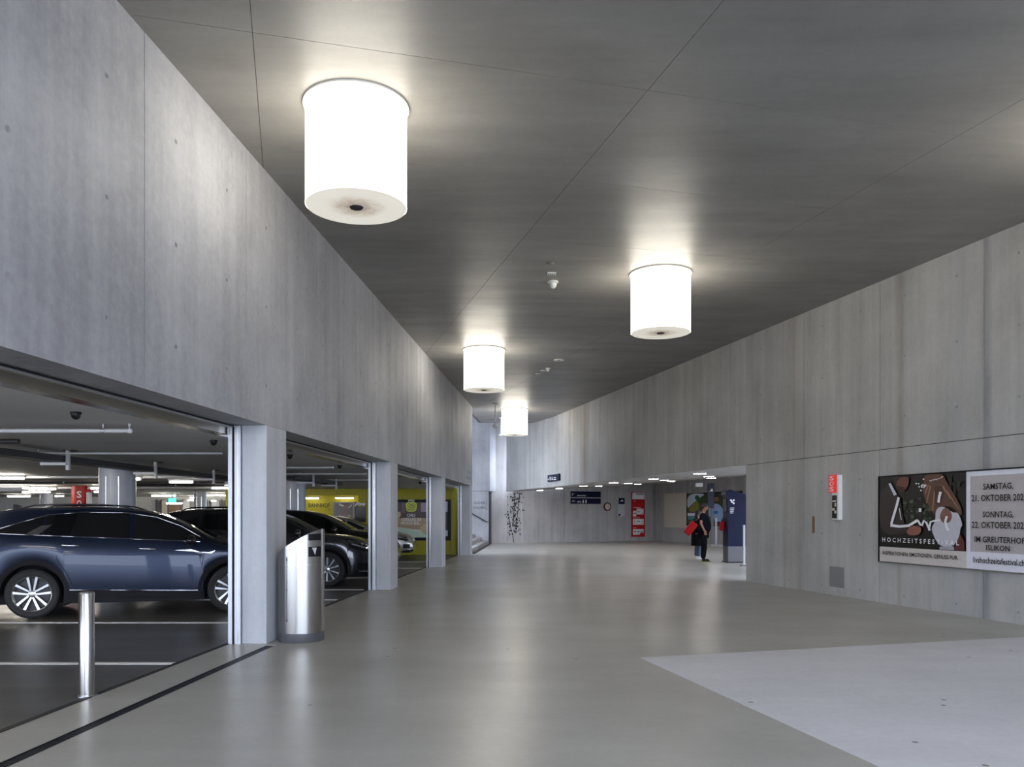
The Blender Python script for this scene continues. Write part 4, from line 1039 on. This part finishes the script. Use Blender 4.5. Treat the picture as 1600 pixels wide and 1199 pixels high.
            rows = [[on(x0+(x1-x0)*i/n, interp(sill, x0+(x1-x0)*i/n)+h, sd, .008) for i in range(n+1)] for h in (.004, .05, .10)]
            MB().grid(rows, sd > 0).build('sill_cladding', 'cladding', t, 60, local=True)
            if P.get('detail'):
                MB().tube([on(x0+.05+(x1-x0-.1)*i/n, interp(sill, x0+(x1-x0)*i/n)+.112, sd, .010) for i in range(n+1)], .010, 6).build('sill_trim', 'satin_chrome', t, 60, local=True)
        for c in (xr_, xf):
            mb = MB(); m_ = 14
            rows = [[Vector((c + ra*math.cos(math.pi*i/m_), sd*yy, rw + ra*math.sin(math.pi*i/m_))) for i in range(m_+1)] for yy in (HW*.93, HW*.55)]
            mb.grid(rows); mb.face(rows[1] + []); mb.build('wheel_housing', 'dark_gap', t, local=True)
        # front lamp
        fl = P['lamp']; n = 8
        rows = [[on(fl[0]+(fl[1]-fl[0])*i/n, fl[2] + (fl[3]-fl[2])*i/n + h*(1-.4*(1-i/n)), sd, .008) for i in range(n+1)] for h in (0, fl[4]/2, fl[4])]
        hl = MB().grid(rows, sd > 0).build('headlight', 'black_gloss', t, 60, local=True)
        rows = [[on(fl[0]+.05+(fl[1]-fl[0]-.07)*i/n, fl[2] + (fl[3]-fl[2])*i/n + fl[4]*.45 + h, sd, .012) for i in range(n+1)] for h in (0, .03)]
        MB().grid(rows, sd > 0).build('lens', 'headlight_glass', hl, local=True)
        xg = Lc-.30
        rows = [[on(xg+.22*i/6, .34+h, sd, .006) for i in range(7)] for h in (0, .07, .14)]
        MB().grid(rows, sd > 0).build('bumper_grille', 'black_plastic', t, 60, local=True)
        MB().tube([on(xg+.02+.2*i/6, .30, sd, .008) for i in range(7)], .012, 6).build('bumper_trim', 'satin_chrome', t, 60, local=True)
        # roof rail
        if P.get('rails'):
            xa, xb = P['rails']; MB().tube([(xa, sd*HW*.66, interp(top, xa)-.01)] + [(xa+(xb-xa)*i/8, sd*HW*.66, interp(top, xa+(xb-xa)*i/8)+.03) for i in range(1, 8)] + [(xb, sd*HW*.66, interp(top, xb)-.01)], .014, 6).build('roof_rail', 'satin_chrome' if P.get('detail') else 'black_plastic', t, 60, local=True)
    # windscreen and rear glass
    for (x0, x1, nm) in (P['screen'] + ('windscreen',), P['tail'] + ('rear_window',)):
        rows = []
        for i in range(13):
            x = x0+(x1-x0)*i/12; S = section(x); half = [(y, z) for y, z in S[9:]]
            nrm = Vector((-(interp(top, x+.02)-interp(top, x-.02))/.04, 0, 1)).normalized()*.008
            rows.append([Vector((x, -y*.97, z)) + nrm for y, z in half] + [Vector((x, y*.97, z)) + nrm for y, z in half[::-1][1:]])
        MB().grid(rows).build(nm, 'tinted_glass', t, 50, local=True)
    # wheels
    tp = [(rw*.70, -.085), (rw*.74, -.105), (rw*.90, -.112), (rw*.985, -.095), (rw, -.06), (rw, .06), (rw*.985, .095), (rw*.90, .112), (rw*.74, .105), (rw*.70, .085)]
    wheel0 = None
    for c in (xr_, xf):
        for sd in (-1, 1):
            if wheel0 is None:
                w = MB().lathe(tp, n=40, axis='y', cap=False).build('wheel', 'tyre', t, 30, local=True)
                rim = MB().lathe([(rw*.705, -.10), (rw*.725, -.107), (rw*.69, -.10), (rw*.64, -.075), (rw*.62, .06), (rw*.7, .09)], n=40, axis='y', cap=False).build('rim', 'alloy', w, 30, local=True)
                dsc = MB().lathe([(rw*.66, -.02), (0, -.021)], n=32, axis='y', cap=False).build('brake_disc', 'alloy_dark', w, local=True)
                mb = MB()
                for k in range(P['spokes']):
                    for s2 in ((-1, 1) if P['spokes'] == 5 else (0,)):
                        a = 2*math.pi*k/P['spokes'] + .3; a2 = a + s2*.24; a1 = a + s2*.5
                        A = Vector((math.cos(a1), 0, math.sin(a1)))*rw*.10 + Vector((0, -.085, 0)); B_ = Vector((math.cos(a2), 0, math.sin(a2)))*rw*.685 + Vector((0, -.098, 0))
                        sdv = Vector((-math.sin(a2), 0, math.cos(a2)))
                        wa, wb = .011, (.017 if P['spokes'] == 5 else .02)
                        mb.add([A-sdv*wa, A+sdv*wa, B_+sdv*wb, B_-sdv*wb] + [q_ + Vector((0, .035, 0)) for q_ in (A-sdv*wa, A+sdv*wa, B_+sdv*wb, B_-sdv*wb)], [(0,1,2,3),(7,6,5,4),(0,4,5,1),(1,5,6,2),(2,6,7,3),(3,7,4,0)])
                spk = mb.build('spokes', 'alloy', w, local=True)
                hub = MB().lathe([(0, -.103), (.03, -.103), (.05, -.095), (.055, -.06)], n=20, axis='y').build('hub_cap', 'alloy', w, 40, local=True)
                wheel0 = w
            else:
                w = wheel0.copy(); COL.objects.link(w); w.parent = t
                for ch in list(wheel0.children):
                    c2 = ch.copy(); COL.objects.link(c2); c2.parent = w
            w.location = (c, sd*(HW-.12), rw)
            if sd > 0: w.rotation_euler = (0, 0, math.pi)
    if P.get('fin'):
        x = P['fin']; z = interp(top, x)
        MB().prism([(x-.10, -.02, z-.005), (x+.11, -.02, z-.005), (x-.06, -.02, z+.075), (x-.10, -.02, z+.07)], (0, .04, 0)).build('antenna_fin', 'black_plastic', t, local=True)
    return t, on, interp
SUV = dict(L=4.60, HW=.93, xr=.98, xf=3.68, rw=.355, detail=True, spokes=5,
    top=[(0,.72),(.04,1.0),(.14,1.30),(.35,1.52),(.70,1.585),(1.2,1.605),(1.9,1.605),(2.35,1.565),(2.75,1.45),(3.15,1.25),(3.42,1.10),(3.65,1.07),(4.1,1.02),(4.42,.92),(4.56,.74),(4.60,.62)],
    belt=[(0,1.05),(.4,1.20),(1.2,1.17),(3.3,1.05),(4.0,.96),(4.6,.66)], sill=[(0,.36),(.5,.30),(1.4,.29),(3.2,.24),(4.2,.24),(4.6,.36)],
    hw=[(0,.80),(.08,.90),(.5,.98),(1.2,1.0),(3.6,1.0),(4.1,.965),(4.4,.87),(4.55,.76),(4.6,.70)], yr=[(0,.70),(.5,.735),(2.4,.74),(3.2,.80),(3.5,.84)],
    wlow=[(.45,1.235),(3.3,1.085)], whigh=[(.45,1.24),(.8,1.36),(1.15,1.47),(1.6,1.51),(2.2,1.50),(2.6,1.435),(2.95,1.30),(3.3,1.09)], windows=[(.47,1.10),(1.13,2.23),(2.30,3.22)],
    doors=[[(1.28,1.10),(1.30,.85),(1.42,.66),(1.52,.42)],[(2.27,1.08),(2.27,.40)],[(3.30,1.03),(3.26,.8),(3.22,.40)]], handles=[(1.36,1.045),(2.38,.985)], mirror=(3.10,1.10),
    lamp=(4.12,4.52,.80,.70,.13), screen=(2.62,3.40), tail=(.10,.34), rails=(.75,2.3), fin=.62)
BY = 11.75
car1, on1, it = make_car('dark blue SUV with chrome trim nearest the camera in the garage', 'car_blue', SUV, (X(50, 11.67), 11.67, 0), R(17))
# chrome fin in the rear quarter glass, badge trim on the front door
def on_car(car, pts, name, mat, off, on_):
    return MB().face([on_(x, z, -1, off) for x, z in pts]).build(name, mat, car, local=True)
on_car(car1, [(.90,1.215),(1.06,1.20),(1.22,1.34),(1.08,1.33)], 'pillar_fin', 'satin_chrome', .016, on1)
on_car(car1, [(2.86,.955),(3.10,.94),(3.22,.90),(3.38,.90),(3.44,.945),(3.36,.92),(3.22,.925),(3.10,.965)], 'fender_badge', 'chrome', .012, on1)
C2 = dict(SUV); C2.update(detail=False, spokes=10, rails=(.7, 2.2), fin=None)
make_car('dark grey SUV behind the waste bin and first pillar', 'car_grey', C2, (X(511, 16.84)-2.70*math.cos(R(5)), 16.84-2.70*math.sin(R(5)), 0), R(5))
C3 = dict(SUV); C3.update(detail=False, spokes=10, rails=None, fin=1.2)
make_car('black car behind the grey SUV before the station lettering', 'car_black', C3, (-3.85-2.70, 20.4, 0), R(2))
C4 = dict(SUV); C4.update(detail=False, spokes=10, rails=None, fin=None, rw=.315, L=4.15, xr=.75, xf=3.30, HW=.87,
    top=[(0,.70),(.05,.95),(.2,1.18),(.5,1.34),(1.0,1.41),(1.5,1.42),(1.95,1.36),(2.4,1.18),(2.75,1.02),(3.0,.96),(3.5,.90),(3.95,.78),(4.1,.64),(4.15,.52)],
    belt=[(0,.88),(.5,.96),(2.8,.88),(3.6,.80),(4.15,.55)], sill=[(0,.30),(.5,.24),(3.6,.22),(4.15,.3)], hw=[(0,.8),(.1,.9),(.5,.98),(3.2,1.0),(3.7,.95),(4.0,.86),(4.15,.72)],
    wlow=[(.5,.985),(2.8,.90)], whigh=[(.5,.99),(.8,1.2),(1.2,1.3),(1.7,1.3),(2.1,1.22),(2.8,.905)], windows=[(.55,1.2),(1.24,1.9),(1.96,2.7)], doors=[[(1.9,.86),(1.9,.36)]], handles=[(2.05,.82)], mirror=(2.6,.93),
    lamp=(3.55,4.0,.66,.58,.13), screen=(2.05,2.75), tail=(.1,.45))
make_car('silver hatchback nose between second and third pillar', 'car_silver', C4, (-4.2-2.55, 27.4, 0), R(0), clad=False)

# ------------------------------------------------------------------ people
def skin_mesh(name, verts, edges, radii, mat, parent, sub=2, root=0):
    me = bpy.data.meshes.new(name + '_s'); me.from_pydata(verts, edges, [])
    ob = bpy.data.objects.new(name + '_s', me); COL.objects.link(ob)
    ob.modifiers.new('s', 'SKIN')
    sl = me.skin_vertices[0].data
    for i, r_ in enumerate(radii): sl[i].radius = (r_, r_) if not isinstance(r_, tuple) else r_; sl[i].use_root = (i == root)
    ss = ob.modifiers.new('u', 'SUBSURF'); ss.levels = sub; ss.render_levels = sub
    dg = bpy.context.evaluated_depsgraph_get(); dg.update()
    out = bpy.data.meshes.new_from_object(ob.evaluated_get(dg)); out.name = name
    bpy.data.objects.remove(ob); bpy.data.meshes.remove(me)
    out.polygons.foreach_set('use_smooth', [True]*len(out.polygons)); out.materials.clear(); out.materials.append(M[mat])
    o = bpy.data.objects.new(name, out); COL.objects.link(o); o.parent = parent; WM[o] = WM[parent].copy()
    return o
class Sk:
    def __init__(s): s.v = []; s.e = []; s.r = []
    def chain(s, pts, radii, start=None):
        prev = start
        for p, r_ in zip(pts, radii):
            s.v.append(p); s.r.append(r_); i = len(s.v)-1
            if prev is not None: s.e.append((prev, i))
            prev = i
        return prev
    def build(s, name, mat, parent, sub=2): return skin_mesh(name, s.v, s.e, s.r, mat, parent, sub)
def hand(sk, wrist_i, w, dirv, side):
    """palm and five fingers, slightly curled, hanging along dirv"""
    w = Vector(w); dv = Vector(dirv).normalized(); fwd = Vector((1, 0, 0)); fwd = (fwd - dv*fwd.dot(dv)).normalized(); inn = Vector((0, -side, 0))
    palm = w + dv*.07; pi = sk.chain([tuple(palm)], [(.036, .018)], wrist_i)
    for k, ln in enumerate((.072, .082, .076, .06)):
        b0 = palm + dv*.02 + fwd*(.03-.02*k)
        sk.chain([tuple(b0), tuple(b0+dv*ln*.5+inn*.006), tuple(b0+dv*ln+inn*.022)], [.0095, .009, .0075], pi)
    th = w + dv*.03 + fwd*.03; sk.chain([tuple(th), tuple(th+fwd*.022+dv*.03), tuple(th+fwd*.026+dv*.06)], [.012, .0105, .009], wrist_i)
def person(label, loc, rz, shirt, trousers, shoes, sole, H=1.84, belly=.03, long_sleeve=False, hair_long=False, jacket_low=.92):
    t = thing('person', label, 'person', loc, rz, group=None)
    k = H/1.84
    S_ = lambda x, y, z: (x*k, y*k, z*k)
    # body: head, neck, torso, arms, hands, legs in one skin
    b_ = Sk()
    pel = b_.chain([S_(0,0,.98)], [.13*k]); ch = b_.chain([S_(.015,0,1.15), S_(0,0,1.36), S_(-.01,0,1.50), S_(.0,0,1.56), S_(.035,0,1.63), S_(.055,0,1.70), S_(.045,0,1.775)], [x*k for x in (.13,.14,.09,.055,.07,.092,.075)], pel)
    head = S_(.055,0,1.70)
    b_.chain([S_(.145,0,1.665), S_(.162,0,1.655)], [.02*k, .012*k], ch-1)
    for sd in (-1, 1):
        b_.chain([S_(.04,sd*.09,1.685), S_(.035,sd*.102,1.69)], [.02*k, .014*k], ch-1)
        sh_ = b_.chain([S_(-.02,sd*.20,1.47)], [.055*k], 2)
        el = S_(-.08,sd*.265,1.20); wr_ = S_(.02,sd*.255,.985)
        wi = b_.chain([el, wr_], [.042*k, .03*k], sh_); hand(b_, wi, wr_, (.35, 0, -.94), sd)
        b_.chain([S_(0,sd*.10,.90), S_(.02,sd*.11,.50), S_(-.02,sd*.115,.09)], [.085*k, .055*k, .038*k], pel)
    b_.build('body', 'skin', t)
    c = Sk(); i0 = c.chain([S_(.0,0,jacket_low)] + ([S_(0,0,.70), S_(0,0,.88)] if jacket_low < .8 else []) + [S_(.02+belly,0,1.08), S_(.02+belly,0,1.20), S_(0,0,1.38), S_(-.015,0,1.50)], [x*k for x in ((.19,.185,.18) if jacket_low < .8 else (.185,)) + (.175+belly,.175+belly,.18,.10)])
    for sd in (-1, 1):
        pts = [S_(-.02,sd*.20,1.46), S_(-.06,sd*.255,1.27)]; rr_ = [.085*k, .072*k]
        if long_sleeve: pts += [S_(-.08,sd*.27,1.19), S_(.01,sd*.256,1.01)]; rr_ += [.062*k, .048*k]
        c.chain(pts, rr_, i0-1)
    c.build('jacket' if long_sleeve else 'shirt', shirt, t)
    p_ = Sk(); i0 = p_.chain([S_(0,0,.97)], [.165*k])
    for sd in (-1, 1): p_.chain([S_(.0,sd*.095,.88), S_(.025,sd*.105,.50), S_(-.015,sd*.11,.085)], [.115*k+belly*.3, .09*k+belly*.3, .075*k+belly*.25], i0)
    p_.build('trousers', trousers, t)
    for sd in (-1, 1):
        s2 = Sk(); s2.chain([S_(-.05,sd*.115,.055), S_(.06,sd*.12,.05), S_(.19,sd*.13,.035)], [.045*k, .045*k, .032*k]); sh2 = s2.build('shoe', shoes, t)
        MB().prism([S_(-.10,sd*.12-.045,0), S_(.18,sd*.13-.05,0), S_(.23,sd*.13,0), S_(.18,sd*.13+.05,0), S_(-.10,sd*.12+.045,0)], (0,0,.014)).build('sole', sole, sh2, local=True)
    hr = MB().ellipsoid(S_(.015,0,1.735), (.122*k,.106*k,.105*k), 16, 10)
    if hair_long: hr.ellipsoid(S_(-.04,0,1.62), (.07*k,.10*k,.16*k), 14, 10)
    hr.build('hair', 'hair', t, 60, local=True)
    for sd in (-1, 1): MB().ellipsoid(S_(.142,sd*.033,1.69), (.008,.013,.008), 8, 6).build('eye', 'black_gloss', t, 60, local=True)
    MB().ellipsoid(S_(.138,0,1.615), (.008,.026,.007), 8, 6).build('mouth', poster_mat('lip', (120, 70, 62)), t, 60, local=True)
    return t
p = at(1099, 878, 25.6); p.z = 0
man = person('man in dark T-shirt and black trousers standing before the blue column', p, R(-12), 'shirt_navy', 'trouser_black', 'black_plastic', 'sole_green', 1.84, .035, jacket_low=.86)
p2 = at(1090, 873.5, 27.2); p2.z = 0
wom = person('person in black jacket and jeans half hidden behind the man', p2, R(10), 'jacket_black', 'jeans', 'shoe_white', 'shoe_white', 1.62, .0, True, True, .90)
MB().lathe([(.215, .44), (.212, .66), (.205, .90), (.195, 1.0), (.15, 1.08)], n=20).build('coat_skirt', 'jacket_black', wom, 50, local=True)
# red bag carried by the second person
q = at(1079, 826, 26.85)
t = thing('shoulder_bag', 'red shoulder bag hanging at the back of the second person', 'bag', q - Vector((0, 0, .25)))
u_ = Vector((math.cos(R(52)), 0, math.sin(R(52)))); v_ = Vector((-u_.z, 0, u_.x))
MB().obox(q - u_*.23 - v_*.12 - Vector((0,.08,0)), u_*.46, v_*.24, (0,.16,0)).build('pouch', 'bag_red', t, bevel=.03)
MB().tube([q + u_*.2 - v_*.08, q + u_*.34 + v_*.02, q + u_*.36 + v_*.0 + Vector((.08, .05, .05)), q + u_*.2 + v_*.08], .012, 6).build('strap', 'black_plastic', t, 60)
q = at(1128.5, 822, 25.5)  # small red shape of unclear nature, modelled as a hanging bag
t = thing('red_shape', 'small red shape on the side of the blue column', 'bag', q - Vector((0, 0, .14)))
MB().obox(q + Vector((-.07, -.12, -.13)), Vector((.10, 0, -.03)), (0, .24, 0), (.02, 0, .27)).build('pouch', 'bag_red', t, bevel=.015)
MB().tube([q + Vector((-.02, -.05, .13)), q + Vector((.02, 0, .26)), q + Vector((-.02, .05, .13))], .01, 6).build('strap', 'black_plastic', t, 60)
